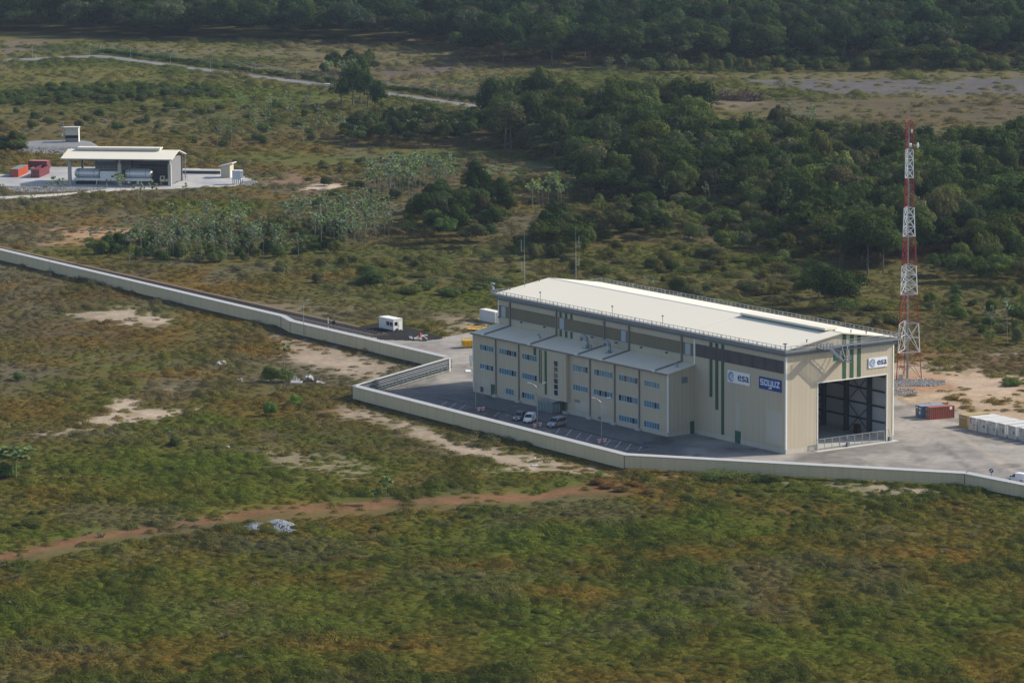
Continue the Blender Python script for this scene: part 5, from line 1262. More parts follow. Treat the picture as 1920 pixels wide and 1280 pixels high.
# lamp mast right of the shed
g = G(347.8,338); t_ = thing('flood_mast', 'slim grey mast at the right corner of the far shed', 'mast', (g.x,g.y,.03))
m = MB(); m.tube((0,0,0),(0,0,8.6),.13,8,.1); m.build('pole', LSTEEL, t_); m = MB(); m.box(-.25,.25,-.2,.2,8.4,8.8); m.build('lamp_head', LSTEEL, t_)
m = MB(); m.bar((-.9,0,0),(-.2,0,2.0),.1,.1); m.bar((.9,0,0),(.2,0,2.0),.1,.1); m.bar((-.5,0,1),(.5,0,1),.1,.1); m.build('stand', LSTEEL, t_)
g = G(200.5,353); t_ = thing('sign_post', 'grey signpost in front of the far shed', 'sign', (g.x,g.y,.05)); m = MB(); m.tube((0,0,0),(0,0,2.9),.09); m.build('post', LSTEEL, t_); m = MB(); m.box(-.25,.25,-.08,-.0,1.9,2.9); m.build('plate', DSTEEL, t_)
g = G(329,343.5); t_ = thing('small_hydrant', 'small red hydrant beside the shed column', 'hydrant', (g.x,g.y,.03)); m = MB(); m.lathe([(0,1.0),(.2,.9),(.25,.7),(.2,0)], n=12); m.tube((-.7,0,.5),(.7,0,.5),.1); m.build('body', M('dull_red', (.16,.03,.035), .6), t_)
# low wall right of the shed
g = G(343,325.5); h_ = G(413,326.5); t_ = thing('low_wall', 'low dark wall across the apron between shed and booth', 'wall', (g.x,g.y,0)); m = MB(); m.bar((0,0,.5),(h_.x-g.x,h_.y-g.y,.5),.4,1.0); m.build('wall', M('dark_wall', (.08,.085,.09), .9), t_); m = MB(); m.bar((0,0,1.05),(h_.x-g.x,h_.y-g.y,1.05),.6,.1); m.build('coping', CONC, t_)
# booths
def c6(x, y): return 380+x/16, 290+y/16
p0, p1, p2 = G(*c6(820,705)), G(*c6(553,700)), G(*c6(945,650))
bt = thing('utility_booth', 'small cream booth with a sloping roof beside a white tank', 'booth', (p0.x,p0.y,.03))
wv_ = (p1-p0); bw = wv_.length; wv_.normalize(); dv_ = Vector((wv_.y,-wv_.x,0)); bd = 4.2
h1, h2_ = 3.7, 5.0
Q = lambda l,w,z: wv_*l+dv_*w+Z(z)
def hx2(m, b, t2): 
    m.hexa(b[::-1], t2[::-1])
m = MB(); hx2(m, [Q(0,0,0),Q(bw,0,0),Q(bw,bd,0),Q(0,bd,0)], [Q(0,0,h2_-.4),Q(bw,0,h1),Q(bw,bd,h1),Q(0,bd,h2_-.4)]); m.build('wall', M('cream_wall', (.46,.42,.33), .7, .06), bt)
m = MB(); hx2(m, [Q(-.9,-.5,h2_-.3),Q(bw+.8,-.5,h1-.1),Q(bw+.8,bd+.5,h1-.1),Q(-.9,bd+.5,h2_-.3)], [Q(-.9,-.5,h2_),Q(bw+.8,-.5,h1+.15),Q(bw+.8,bd+.5,h1+.15),Q(-.9,bd+.5,h2_)]); m.build('roof', M('pale_roof', (.55,.53,.48), .7, .1), bt)
m = MB(); hx2(m, [Q(-.05,1.2,.1),Q(-.0,1.2,.1),Q(-.0,2.6,.1),Q(-.05,2.6,.1)], [Q(-.05,1.2,2.2),Q(-.0,1.2,2.2),Q(-.0,2.6,2.2),Q(-.05,2.6,2.2)]); m.build('door', WHITE, bt)
container('white metal tank box raised on dark legs beside the booth', c6(1150,905), c6(1205,880), c6(888,900), 2.9, M('white_tank', (.56,.60,.66), .5, .05), doors=False, legs=1.6, name='tank_box', cat='tank')
g = G(122.5,272); p1 = G(145.5,272.5); bw = (p1-g).length
bt = thing('monitoring_booth', 'cream ribbed booth with a dark opening on the grey gravel mound', 'booth', (g.x,g.y,.9), 0)
m = MB(); m.box(0,bw,0,3.4,0,1.5); m.build('base', M('grey_base', (.22,.21,.20), .9), bt)
m = MB(); m.box(.05,bw-.05,.1,3.3,1.5,2.5); m.build('opening', BLACK, bt)  # solid black block painted in for the shaded inside of the opening
m = MB(); m.box(0,bw,-.02,3.4,2.5,5.2); m.build('upper_wall', M('cream_ribbed', (.50,.46,.38), .6, .05, .3, ribs=.5, ribamt=.1), bt)
m = MB(); m.box(bw,bw+.12,-.1,3.5,.0,5.2); m.build('side_wall', TRIM, bt)
m = MB(); m.hexa([(-.5,-.6,5.2),(bw+.4,-.6,5.2),(bw+.4,3.9,5.0),(-.5,3.9,5.0)],[(-.5,-.6,5.5),(bw+.4,-.6,5.5),(bw+.4,3.9,5.3),(-.5,3.9,5.3)]); m.build('roof', M('pale_roof', (.55,.53,.48), .7, .1), bt)
g = G(119.5,272); t_ = thing('weather_mast', 'thin weather mast with white boxes beside the cream booth', 'mast', (g.x,g.y,.8)); m = MB(); m.tube((0,0,0),(0,0,7.6),.07); m.build('pole', LSTEEL, t_)
m = MB(); m.box(-.55,-.1,-.2,.2,2.4,3.2); m.build('box', WHITE, t_); m = MB(); m.box(-.8,-.1,-.15,.15,5.4,5.7); m.build('sensor', WHITE, t_)
m = MB(); gp = [G(*p) for p in ((20,272),(60,266),(130,264),(172,266),(190,277),(120,284),(60,283),(30,280))]
# low gravel mound under the booth
cx = sum(p.x for p in gp)/8; cy = sum(p.y for p in gp)/8
top = [Vector((cx+(p.x-cx)*.82, cy+(p.y-cy)*.6, 1.0)) for p in gp]
m.add([(p.x,p.y,-.1) for p in gp]+[tuple(p) for p in top], [(i,(i+1)%8,8+(i+1)%8,8+i) for i in range(8)]+[tuple(range(8,16))]); o_ = m.build('gravel_mound', M('gravel_mound_grey', (.17,.175,.19), .95, .3, 1.2, bump=.9)); tag(o_, kind='structure')
rubble('riprap_slope', 'grey rubble on the slope in front of the gravel mound', 'rubble', [(20,270),(60,268),(120,271),(160,272),(185,280),(120,291),(60,289),(30,284)], 2200, .22, .5, STONE, mound=.7, kind='stuff')
rubble('gravel_strip', 'grey rubble strip along the edge of the concrete apron', 'rubble', [(10,352),(60,349.5),(130,351),(200,352.5),(195,356),(120,360),(50,361),(15,359)], 1500, .2, .42, STONE, kind='stuff')
rubble('gravel_tip', 'grey rubble at the right tip of the concrete apron', 'rubble', [(452,342),(474,339),(482,343),(470,348),(448,349)], 420, .2, .4, STONE, kind='stuff')
SOLIDS += [[(10,349),(200,351),(195,357),(50,362),(10,360)], [(18,262),(172,262),(190,280),(120,292),(30,286)]]

# ================================================================== PERIMETER ROAD: lamps, fence, cabinet
LG2 = 'lamp posts along the perimeter road'
for px, py, pt in ((61,109.5,83),(168,106,83.5),(245.5,114,90.5),(320,124,100),(394.5,129,110),(472.5,147.5,121),(556.5,149,131.5),(640,157,142),(727,169,152),(818.5,182,163),(914.5,196,173)):
    lamp('thin lamp post along the perimeter road before the forest', px, py, pt, (.3,), LG2, .8)
F_ = [(-40,104),(60,102),(188,100),(190,96),(300,108),(450,128),(600,147),(720,161),(820,175),(930,191),(1000,200)]
FP = [G(*p) for p in F_]; o0 = FP[0]; fe = thing('security_fence', 'thin wire fence along the perimeter road', 'fence', (o0.x,o0.y,0))
m = MB()
for a, b in zip(FP[:-1], FP[1:]):
    for z in (.4,1.0,1.6,2.2,2.6): m.bar(a-o0+Z(z), b-o0+Z(z), .05, .05)
m.build('wires', LSTEEL, fe)
for a, b in zip(FP[:-1], FP[1:]):
    n = max(1, int((b-a).length/11))
    for i in range(n):
        q = a.lerp(b, i/n)-o0; m = MB(); m.box(q.x-.07,q.x+.07,q.y-.07,q.y+.07,0,3.0); m.build('post', LSTEEL, fe)
g = G(614,164.5); t_ = thing('roadside_cabinet', 'pale double cabinet beside the perimeter road', 'cabinet', (g.x,g.y,0)); m = MB(); m.box(-1.3,.9,-.5,.5,0,1.5); m.build('body', CONC, t_); m = MB(); m.box(-.3,-.15,-.56,-.5,.1,1.4); m.box(-1.4,1.0,-.6,.6,1.5,1.62); m.build('lid', WHITE, t_)

# ================================================================== ROCKS AND DEBRIS
def boulder(label, px, py, w, h, mat=None, name='boulder'):
    g = G(px, py); bm = bmesh.new(); bmesh.ops.create_icosphere(bm, subdivisions=3, radius=1)
    for v in bm.verts:
        n = 1+.25*math.sin(v.co.x*3.1+v.co.y*2.3)+.15*math.sin(v.co.z*5+v.co.x*4)
        v.co = Vector((v.co.x*w/2*n, v.co.y*w/2*n*.8, max(-.1, v.co.z*h*n)))
    me = bpy.data.meshes.new(name); bm.to_mesh(me); bm.free(); me.materials.append(mat or M('pale_rock', (.38,.33,.25), .9, .2, 1, bump=.6))
    o = bpy.data.objects.new(name, me); COL.objects.link(o); o.location = (g.x,g.y,float(ground_z(g.x,g.y)[0])); return tag(o, label, 'boulder')
boulder('large pale boulder lying in the brown grass on the left', 414, 684, 2.7, 1.0)
boulder('smaller grey white rock in the grass left of the young trees', 449, 714.5, 1.5, .7, M('grey_rock', (.36,.35,.34), .9, .2, 1))
boulder('flat pale stone in the grass below the small bush', 424, 838.5, 1.6, .3, M('grey_rock', (.36,.35,.34), .9, .2, 1))
WS = M('white_sheet', (.42,.42,.40), .7, .2, .8)
dp = G(570,716); t_ = thing('debris_pile', 'heap of white sheets and brown scrap beside the bushes', 'debris pile', (dp.x,dp.y,0))
def lump(m, x, y, z, r_, n=9):
    k = [Vector((rnd.gauss(0,1),rnd.gauss(0,1),rnd.gauss(0,1))).normalized() for _ in range(n)]
    bm = bmesh.new(); bmesh.ops.create_icosphere(bm, subdivisions=2, radius=1); vs = []
    for v in bm.verts:
        q = v.co*r_*(1+.25*math.sin(v.co.x*4+n)+.38*rnd.uniform(-1,1)); vs.append((q.x+x, q.y*.8+y, max(0, q.z*.8+z)))
    fs = [tuple(v.index for v in f.verts) for f in bm.faces]; bm.free(); m.add(vs, fs)
m = MB(); lump(m, 1.2, 1.5, .7, .75); lump(m, .5, 1.3, .6, .7); lump(m, 1.6, 1.0, .4, .6); lump(m, -1.4, -.6, .2, .5)
m.hexa([(-2.6,.5,.6),(-1.2,-.4,.5),(-.9,0,.55),(-2.2,1.0,.8)],[(-2.6,.5,.75),(-1.2,-.4,.6),(-.9,0,.65),(-2.2,1.0,1.4)]); m.hexa([(-3,-2,.1),(-.3,-2.6,.1),(-.2,-1.8,.4),(-2.8,-1.2,.5)],[(-3,-2,.2),(-.3,-2.6,.2),(-.2,-1.8,.6),(-2.8,-1.2,.7)])
m.hexa([(2.9,-2.4,.1),(4.6,-3,.05),(4.8,-2.4,.1),(3.0,-1.6,.5)],[(2.9,-2.4,.2),(4.6,-3,.15),(4.8,-2.4,.2),(3.0,-1.6,.7)]); m.build('white_sheet', WS, t_)
m = MB()
for i in range(40): x = rnd.uniform(-1.8,3.6); y = rnd.uniform(-1.5,1.2); m.bar((x,y,rnd.random()*.5),(x+rnd.uniform(-.9,.9),y+rnd.uniform(-.8,.8),rnd.random()*1.3),.16,.06)
m.build('scrap', M('brown_scrap', (.10,.06,.04), .9, .4, 1.5), t_)
rubble('rock_pile', 'pale grey rock pile in the middle of the dirt path, larger heap', 'rock pile', [(490,982),(512,976),(540,979),(557,988),(556,1000),(535,1004),(510,998)], 1300, .11, .25, M('light_grey_stone', (.29,.31,.34), .9, .3, .8), mound=.7)
rubble('rock_pile', 'pale grey rock pile left of the larger heap on the dirt path', 'rock pile', [(455,986),(478,980),(497,982),(496,996),(475,1001),(458,996)], 760, .11, .24, M('light_grey_stone', (.29,.31,.34), .9, .3, .8), mound=.6)
rubble('rock_pile', 'small pale rock scatter at the left of the dirt path heaps', 'rock pile', [(430,986),(444,983),(448,988),(436,992)], 160, .08, .16, M('light_grey_stone', (.29,.31,.34), .9, .3, .8), mound=.3)
def brush_row(label, pa, pb, h):
    a, b = G(*pa), G(*pb); L = (b-a).length; t = MB(); d = (b-a).normalized(); s = Vector((-d.y,d.x,0))
    for i in range(int(L*16)):
        q = d*rnd.uniform(0,L)+s*rnd.gauss(0,2.0); hh = h*(.4+.6*math.sin(q.dot(d)*.35)**2)
        e = Vector((rnd.gauss(0,1.3),rnd.gauss(0,1.3),rnd.uniform(-.4,1.0))); z = rnd.random()*hh
        t.bar(q+Z(z), q+e+Z(max(.05,z+e.z*.8)), .22, .16)
    o = t.build('brush_pile', M('dead_brush', (.085,.055,.045), .9, .4, .5)); o.location = (a.x,a.y,0); tag(o, label, 'brush pile', 'brown brush rows beyond the wood')
brush_row('row of dead brown brush beyond the wood, the shorter left one', (1258,176), (1312,180), 4)
brush_row('row of dead brown brush beyond the wood, the longer right one', (1335,186), (1432,190), 4)
# ================================================================== VEGETATION
def leaf_mesh(name, C, Nn, S, Br, mat=None, aspect=.7, extra=None, tips=None):
    """diamond shaped leaf clumps; C centres, Nn normals, S half lengths, Br per-leaf colour multipliers (n,3)"""
    n = len(C); Nn = Nn/np.linalg.norm(Nn, axis=1, keepdims=True)
    r_ = rng.normal(size=(n,3)); T = np.cross(Nn, r_); T /= np.linalg.norm(T, axis=1, keepdims=True)+1e-9
    if tips is not None: T = tips/np.linalg.norm(tips, axis=1, keepdims=True)
    B = np.cross(Nn, T); S = S[:,None]
    V = np.stack([C-T*S, C+B*S*aspect, C+T*S, C-B*S*aspect], 1).reshape(-1,3)
    V = V.tolist(); F = [(4*i,4*i+1,4*i+2,4*i+3) for i in range(n)]; br = Br.tolist()
    if extra:
        k = len(V); V += [list(v) for v in extra[0]]; F += [tuple(i+k for i in f) for f in extra[1]]; br += [extra[2]]*len(extra[1])
    me = bpy.data.meshes.new(name); me.from_pydata(V, [], F)
    at = me.attributes.new('leafv', 'FLOAT_COLOR', 'FACE'); at.data.foreach_set('color', np.concatenate([np.array(br), np.ones((len(br),1))],1).astype(np.float32).ravel())
    me.materials.append(mat or LEAF); me.update(); return me
def bright(n, lo=.8, hi=1.22, hue=.07):
    b = rng.uniform(lo, hi, (n,1)); h = rng.normal(0, hue, (n,1)); return np.clip(b*np.concatenate([1+h, np.ones((n,1)), 1-h], 1), .2, 2.2)
def crown_mesh(name, lobes=15, per=95, size=.075, flat=.62, lob=(.26,.46), seed=0, openness=.0):
    C = []; Nn = []; S = []; Br = []; off = rng.uniform(-.12,.12,2)
    for i in range(lobes):
        while True:
            p = rng.uniform(-1,1,3)
            if np.linalg.norm(p) < 1 and p[2] > -.75: break
        lr = rng.uniform(*lob); p = p*np.array((1.08-lr, 1.08-lr, (1.05-lr)*flat)); p[:2] += off; p[2] += .06
        m = int(per*(lr/.36)**2); d = rng.normal(size=(m*2,3)); d /= np.linalg.norm(d, axis=1, keepdims=True); d = d[d[:,2] > -.55][:m]; m = len(d)
        rr = lr*rng.uniform(.72, 1.10, (m,1)); C.append(p+d*rr*np.array((1,1,.8))); Nn.append(d+rng.normal(0,.26,(m,3))+np.array((0,0,.15))); S.append(rng.uniform(.6,1.4,m)*size)
        Br.append(bright(m)*rng.uniform(.85,1.18))
    return leaf_mesh(name, np.concatenate(C), np.concatenate(Nn), np.concatenate(S), np.concatenate(Br))
CROWNS = [crown_mesh('crown', 30, 190, .046, .62, (.15,.34)), crown_mesh('crown', 22, 220, .048, .78, (.18,.40)), crown_mesh('crown', 36, 150, .044, .5, (.12,.30)), crown_mesh('crown', 14, 260, .050, .9, (.26,.5)), crown_mesh('crown', 26, 130, .046, .45, (.14,.32)), crown_mesh('crown', 24, 190, .046, .7, (.14,.46))]
BUSHES = [crown_mesh('foliage', 11, 210, .052, .8, (.32,.55)), crown_mesh('foliage', 15, 160, .048, .65, (.25,.45)), crown_mesh('foliage', 9, 240, .054, .9, (.36,.6)), crown_mesh('foliage', 18, 110, .046, .8, (.2,.4))]
BARK = M('grey_bark', (.12,.105,.085), .9, .25, 1); PALEBARK = M('pale_bark', (.20,.19,.165), .8, .2, .8)
def trunk_mesh(name, mat, r0=.05, r1=.02, limbs=4):
    m = MB(); rr = random.Random(len(bpy.data.meshes)); p = Vector((0,0,-.03)); bend = Vector((rr.uniform(-.05,.05), rr.uniform(-.05,.05), 0))
    pts = [Vector((bend.x*t*t, bend.y*t*t, -.03+t*.8)) for t in (0,.25,.5,.75,1)]
    for i in range(4): m.tube(pts[i], pts[i+1], r0+(r1-r0)*i/4, 7, r0+(r1-r0)*(i+1)/4)
    for k in range(limbs):
        a = rr.random()*6.28; s_ = pts[2].lerp(pts[4], rr.random()*.8); e = s_+Vector((math.cos(a)*.22, math.sin(a)*.22, .18)); m.tube(s_, e, r1*.9, 5, r1*.3)
    o = m.build(name, mat); me = o.data; bpy.data.objects.remove(o); return me
TRUNKS = [trunk_mesh('trunk', BARK) for _ in range(3)]
STEMS = [trunk_mesh('stem', BARK, .04, .015, 5) for _ in range(2)]
# slender pale-trunked trees with tufts of big lobed leaves on few upturned branches (unit height 1)
def slender(name, nb, spread, seed, ls=1.0):
    rr = random.Random(seed); m = MB(); lean = Vector((rr.uniform(-.06,.06), rr.uniform(-.06,.06), 0))
    pts = [Vector((lean.x*t, lean.y*t, t*.80-.02)) for t in (0,.3,.6,.85,1)]
    for i in range(4): m.tube(pts[i], pts[i+1], .010-.0015*i, 6, .010-.0015*(i+1))
    ends = [pts[4]+Vector((0,0,.16))]; m.tube(pts[4], ends[0], .006, 5, .004)
    for k in range(nb):
        a = 6.28*k/nb+rr.uniform(-.5,.5); s_ = pts[2].lerp(pts[4], rr.uniform(.35,1)); L_ = spread*rr.uniform(.6,1.15)
        mid = s_+Vector((math.cos(a)*L_*.7, math.sin(a)*L_*.7, .03)); e = s_+Vector((math.cos(a)*L_, math.sin(a)*L_, rr.uniform(.08,.2)))
        m.tube(s_, mid, .006, 5, .005); m.tube(mid, e, .005, 5, .003); ends.append(e)
    o = m.build(name+'_trunk', PALEBARK); tm = o.data; bpy.data.objects.remove(o)
    C = []; Nn = []; T = []; S = []
    for e in ends:
        for k in range(rr.randint(20, 28)):
            a = rr.random()*6.28; dr = rr.uniform(-1.3,.7); d = Vector((math.cos(a), math.sin(a), dr)).normalized(); ln = rr.uniform(.025,.045)*ls
            c = e+d*(ln*1.05)+Vector((0,0,rr.uniform(-.02,.02))); C.append(c); T.append(d); S.append(ln); n_ = Vector((-d.x*dr, -d.y*dr, 1))+Vector((rr.gauss(0,.6),rr.gauss(0,.6)-.35,rr.gauss(0,.2))); Nn.append(n_)
    T = np.array(T); Nn = np.array(Nn); Nn = Nn-T*(Nn*T).sum(1, keepdims=True)
    cm = leaf_mesh(name+'_crown', np.array(C), Nn, np.array(S), bright(len(C), .65, 1.45, .08), aspect=.75, tips=T)
    return tm, cm
SLENB = [slender('sapling', 4, .20, 11, 1.75), slender('sapling', 5, .24, 12, 1.75), slender('sapling', 3, .18, 13, 1.75)]
SLEN = [slender('slender', 4, .20, 1), slender('slender', 6, .24, 2), slender('slender', 3, .14, 3), slender('slender', 5, .28, 4), slender('slender', 7, .20, 5)]
def clump(name, n, rad, h, size, aspect=.6, upright=.3):
    a = rng.random(n)*6.28; r_ = np.sqrt(rng.random(n))*rad; z = h*(1-(r_/rad)**2*.75)*rng.uniform(.45,1.05,n)
    C = np.stack([r_*np.cos(a), r_*np.sin(a), z], 1); Nn = np.stack([np.cos(a)*r_/rad*1.2, np.sin(a)*r_/rad*1.2, np.full(n, 1.25-upright)], 1)+rng.normal(0,.15,(n,3))
    return leaf_mesh(name, C, Nn, rng.uniform(.6,1.4,n)*size, bright(n, .86, 1.15, .05), aspect=aspect)
def tuft(name, n, rad, h, w):
    V = []; F = []; br = bright(n, .65, 1.4, .08).tolist()
    for i in range(n):
        a = rnd.random()*6.28; b = rnd.random()*6.28; r_ = rad*math.sqrt(rnd.random())*.5; x,y = r_*math.cos(a), r_*math.sin(a); l_ = rnd.uniform(.2,.8)*rad; hh = h*rnd.uniform(.6,1.1); k = len(V)
        ww = w*rnd.uniform(.7,1.3); V += [(x-ww*math.sin(b), y+ww*math.cos(b), 0), (x+ww*math.sin(b), y-ww*math.cos(b), 0), (x+l_*math.cos(a)*.5+ww*.6*math.sin(b), y+l_*math.sin(a)*.5, hh*.7), (x+l_*math.cos(a), y+l_*math.sin(a), hh)]; F.append((k,k+1,k+2,k+3))
    me = bpy.data.meshes.new(name); me.from_pydata(V, [], F); at = me.attributes.new('leafv','FLOAT_COLOR','FACE'); at.data.foreach_set('color', np.concatenate([np.array(br), np.ones((n,1))],1).astype(np.float32).ravel()); me.materials.append(LEAF); return me
CLUMPS = [clump('leafy_clump', 210, 1.0, .26, .085), clump('leafy_clump', 230, 1.0, .42, .08), tuft('grass_tuft', 44, .75, .6, .05), clump('leafy_clump', 300, 1.1, .7, .078, .6, .3), tuft('grass_tuft', 36, .9, .4, .055)]

def gn_scatter(name, meshes, P, rot, scl, idx, tint, label=None, cat=None, kind='stuff'):
    """one object of many plants: points carrying rotation, scale, kind and tint, each showing one plant mesh"""
    pc = bpy.data.collections.new(name+'_plants')
    for k, me in enumerate(meshes):
        o = bpy.data.objects.new('plant_kind_%02d' % k, me); pc.objects.link(o)
    me = bpy.data.meshes.new(name); n = len(P); me.vertices.add(n); me.vertices.foreach_set('co', np.asarray(P, np.float32).ravel())
    for nm, tp, arr, key in (('rot','FLOAT',rot,'value'), ('scl','FLOAT_VECTOR',scl,'vector'), ('idx','INT',idx,'value')):
        at = me.attributes.new(nm, tp, 'POINT'); at.data.foreach_set(key, np.asarray(arr, np.int32 if tp == 'INT' else np.float32).ravel())
    at = me.attributes.new('tint','FLOAT_COLOR','POINT'); at.data.foreach_set('color', np.concatenate([tint, np.ones((n,1))],1).astype(np.float32).ravel())
    o = bpy.data.objects.new(name, me); COL.objects.link(o)
    g = bpy.data.node_groups.new(name, 'GeometryNodeTree'); g.interface.new_socket('Geometry', in_out='INPUT', socket_type='NodeSocketGeometry'); g.interface.new_socket('Geometry', in_out='OUTPUT', socket_type='NodeSocketGeometry')
    N, L = g.nodes, g.links; gi = N.new('NodeGroupInput'); go = N.new('NodeGroupOutput')
    ip = N.new('GeometryNodeInstanceOnPoints'); ci = N.new('GeometryNodeCollectionInfo'); ci.inputs['Collection'].default_value = pc; ci.inputs['Separate Children'].default_value = True; ci.inputs['Reset Children'].default_value = True
    def na(nm, tp):
        q = N.new('GeometryNodeInputNamedAttribute'); q.data_type = tp; q.inputs['Name'].default_value = nm
        return [s for s in q.outputs if s.enabled and s.name == 'Attribute'][0]
    L.new(gi.outputs[0], ip.inputs['Points']); L.new(ci.outputs[0], ip.inputs['Instance']); ip.inputs['Pick Instance'].default_value = True
    L.new(na('idx','INT'), ip.inputs['Instance Index']); L.new(na('scl','FLOAT_VECTOR'), ip.inputs['Scale'])
    cx = N.new('ShaderNodeCombineXYZ'); L.new(na('rot','FLOAT'), cx.inputs[2]); er = N.new('FunctionNodeEulerToRotation'); L.new(cx.outputs[0], er.inputs[0]); L.new(er.outputs[0], ip.inputs['Rotation'])
    L.new(ip.outputs[0], go.inputs[0])
    md = o.modifiers.new('scatter', 'NODES'); md.node_group = g
    return tag(o, label, cat, None, kind)

SOLW = [[(G(*p).x, G(*p).y) for p in poly] for poly in SOLIDS]
WALLW = [[(G(*p).x, G(*p).y) for p in ((-60,474),(527,615),(544,624.5),(832,693),(661,748.5),(1170,879.5),(1808,911.5),(1990,948))]]
BLD = [tuple((A0-UX*u+VX*v).xy) for u, v in ((-1.5,-1.2),(HL+1.5,-1.2),(HL+1.5,HW+1.5),(-1.5,HW+1.5))]
def free(x, y, pad=.6):
    ok = np.ones(len(x), bool)
    for p in SOLW: ok &= poly_sd(x, y, p) < -pad
    ok &= poly_sd(x, y, BLD) < -2
    for w in WALLW:
        d = line_d(x, y, w); ok &= d > .9
    return ok
# ---- ground cover -----------------------------------------------------------------
def sample(y0, y1, n, a=.150):
    y = np.sqrt(rng.uniform(y0*y0, y1*y1, n)); return rng.uniform(-a, a, n)*y, y
parts_ = []
for (y0, y1, n, s0, s1) in ((575,720,30000,.55,1.35),(720,860,24000,.55,1.3),(860,1060,32000,.55,1.35),(1060,1350,30000,.7,1.6),(1350,1900,26000,1.0,2.3)):
    x, y = sample(y0, y1, n); px, py = proj_np(x, y); c, d, h = zone(px, py, x, y, True)
    k = (rng.random(n) < d) & free(x, y); x, y, px, py, c, h = x[k], y[k], px[k], py[k], c[k], h[k]; m_ = len(x)
    s = rng.uniform(s0, s1, m_); dk = sstep(.52,.66,fbm(x/11, y/15, 91)); s = s*(1+.45*dk)
    ix = rng.choice([0,1,2,4], m_, p=[.56,.32,.05,.07]); ix = np.where((dk > .5) & (rng.random(m_) < .6), 3, ix)
    z = ground_z(x, y); sc = np.stack([s*rng.uniform(.85,1.3,m_), s*rng.uniform(.85,1.2,m_), s*h*rng.uniform(.7,1.25,m_)], 1)
    lum = rng.uniform(.86, 1.14, (m_,1)); hu = rng.normal(0,.05,(m_,1)); t_ = c*lum*np.concatenate([1+hu, np.ones((m_,1)), 1-hu], 1)*1.26
    parts_.append((np.stack([x,y,z-.05],1), rng.random(m_)*6.28, sc, ix, t_))
x, y = sample(585, 840, 5200); px, py = proj_np(x, y); c, d, h = zone(px, py, x, y, True)
q = fbm(x/16, y/20, 140, 3); k = (rng.random(len(x)) < d*sstep(.46,.64,q)) & free(x, y, 1.5) & ((py > 830) | (rng.random(len(x)) < .25)); x, y, c, py = x[k], y[k], c[k], py[k]; m_ = len(x)
s = rng.uniform(.7, 2.0, m_); pal = np.array([(.040,.058,.020),(.062,.082,.022),(.082,.084,.026),(.11,.078,.026),(.075,.07,.05)])[np.minimum(4, (fbm(x/14, y/18, 150, 3)*5.5-.4+rng.normal(0,.45,m_)).clip(0,4).astype(int))]
parts_.append((np.stack([x,y,ground_z(x,y)+.05],1), rng.random(m_)*6.28, np.stack([s*rng.uniform(.9,1.5,m_), s, s*rng.uniform(.30,.55,m_)],1), rng.integers(5, 9, m_), (pal*.6*1.4+c*.4*1.15)*rng.uniform(.8,1.2,(m_,1))))
PP = [np.concatenate(q) for q in zip(*parts_)]
gn_scatter('ground_cover', CLUMPS+BUSHES, PP[0], PP[1], PP[2], PP[3], PP[4], 'low rough grass and scrub covering the flat savanna', 'ground cover')
# straw coloured tall tufts in the foreground
x, y = sample(600, 760, 70, .13); k = free(x, y); x, y = x[k], y[k]; px, py = proj_np(x, y); k = (py > 950) & (fbm(x/30, y/40, 123) > .45); x, y = x[k], y[k]; n = len(x)
gn_scatter('dry_grass', [CLUMPS[2]], np.stack([x,y,ground_z(x,y)],1), rng.random(n)*6.28, rng.uniform(.8,1.5,(n,1))*np.array((1,1,1.25)), np.zeros(n,int), np.tile((.19,.17,.105),(n,1))*rng.uniform(.7,1.2,(n,1)), 'straw coloured dry grass tufts in the green foreground scrub', 'grass')

# ---- trees, slender trees and shrubs -------------------------------------------------
REG = {'tree': [], 'slender': [], 'shrub': []}
TG = 1.25
DK = TG*np.array([(.024,.041,.013),(.030,.049,.015),(.038,.059,.018),(.052,.068,.020),(.042,.054,.024),(.032,.050,.018),(.058,.074,.022),(.018,.032,.012),(.062,.064,.030)])
LT = TG*np.array([(.062,.086,.024),(.054,.077,.024),(.080,.088,.028),(.070,.078,.036)])
SL = 1.85*np.array([(.090,.120,.068),(.082,.110,.060),(.102,.126,.078),(.080,.112,.044)])
def fill(kind, poly, spacing, H, RR, pal, label, group, n=None, cut=0):
    P2 = [(p.x,p.y) for p in (G(*q) for q in poly)]; x0,x1 = min(p[0] for p in P2), max(p[0] for p in P2); y0,y1 = min(p[1] for p in P2), max(p[1] for p in P2)
    # triangulated jittered lattice cut to the outline
    nx, ny = int((x1-x0)/spacing)+1, int((y1-y0)/spacing)+1
    X, Y = np.meshgrid(np.arange(nx), np.arange(ny)); X = (x0+(X+.5*(Y % 2))*spacing).ravel().astype(float); Y = (y0+Y*spacing).ravel().astype(float)
    X += rng.uniform(-.48,.48,len(X))*spacing; Y += rng.uniform(-.48,.48,len(Y))*spacing
    k = (poly_sd(X, Y, P2) > 0) & free(X, Y, 1.0); X, Y = X[k], Y[k]
    if cut: k = fbm(X/14, Y/24, 210+len(X), 3) > cut; X, Y = X[k], Y[k]
    if n and len(X) > n: q = rng.choice(len(X), n, replace=False); X, Y = X[q], Y[q]
    for x, y in zip(X, Y): put(kind, x, y, rnd.uniform(*H), rnd.uniform(*RR), pal[rnd.randrange(len(pal))], label, group)
def put(kind, x, y, h, r_, tint, label, group, own=False):
    px, py = proj_np(x, y)
    if not (-260 < px < 2180): return
    onscreen = (-20 < px < 1940) and py > -40
    REG[kind].append(dict(x=x, y=y, h=h, r=r_, t=np.array(tint)*(rnd.uniform(.62,1.38) if kind == 'tree' else rnd.uniform(.85,1.2))*np.array((1+rnd.gauss(0,.05),1,1+rnd.gauss(0,.06))), label=label, group=group, size=(1e6 if own else 0)+(h*FPX/math.hypot(y,HC) if onscreen else 0), rot=rnd.random()*6.28))
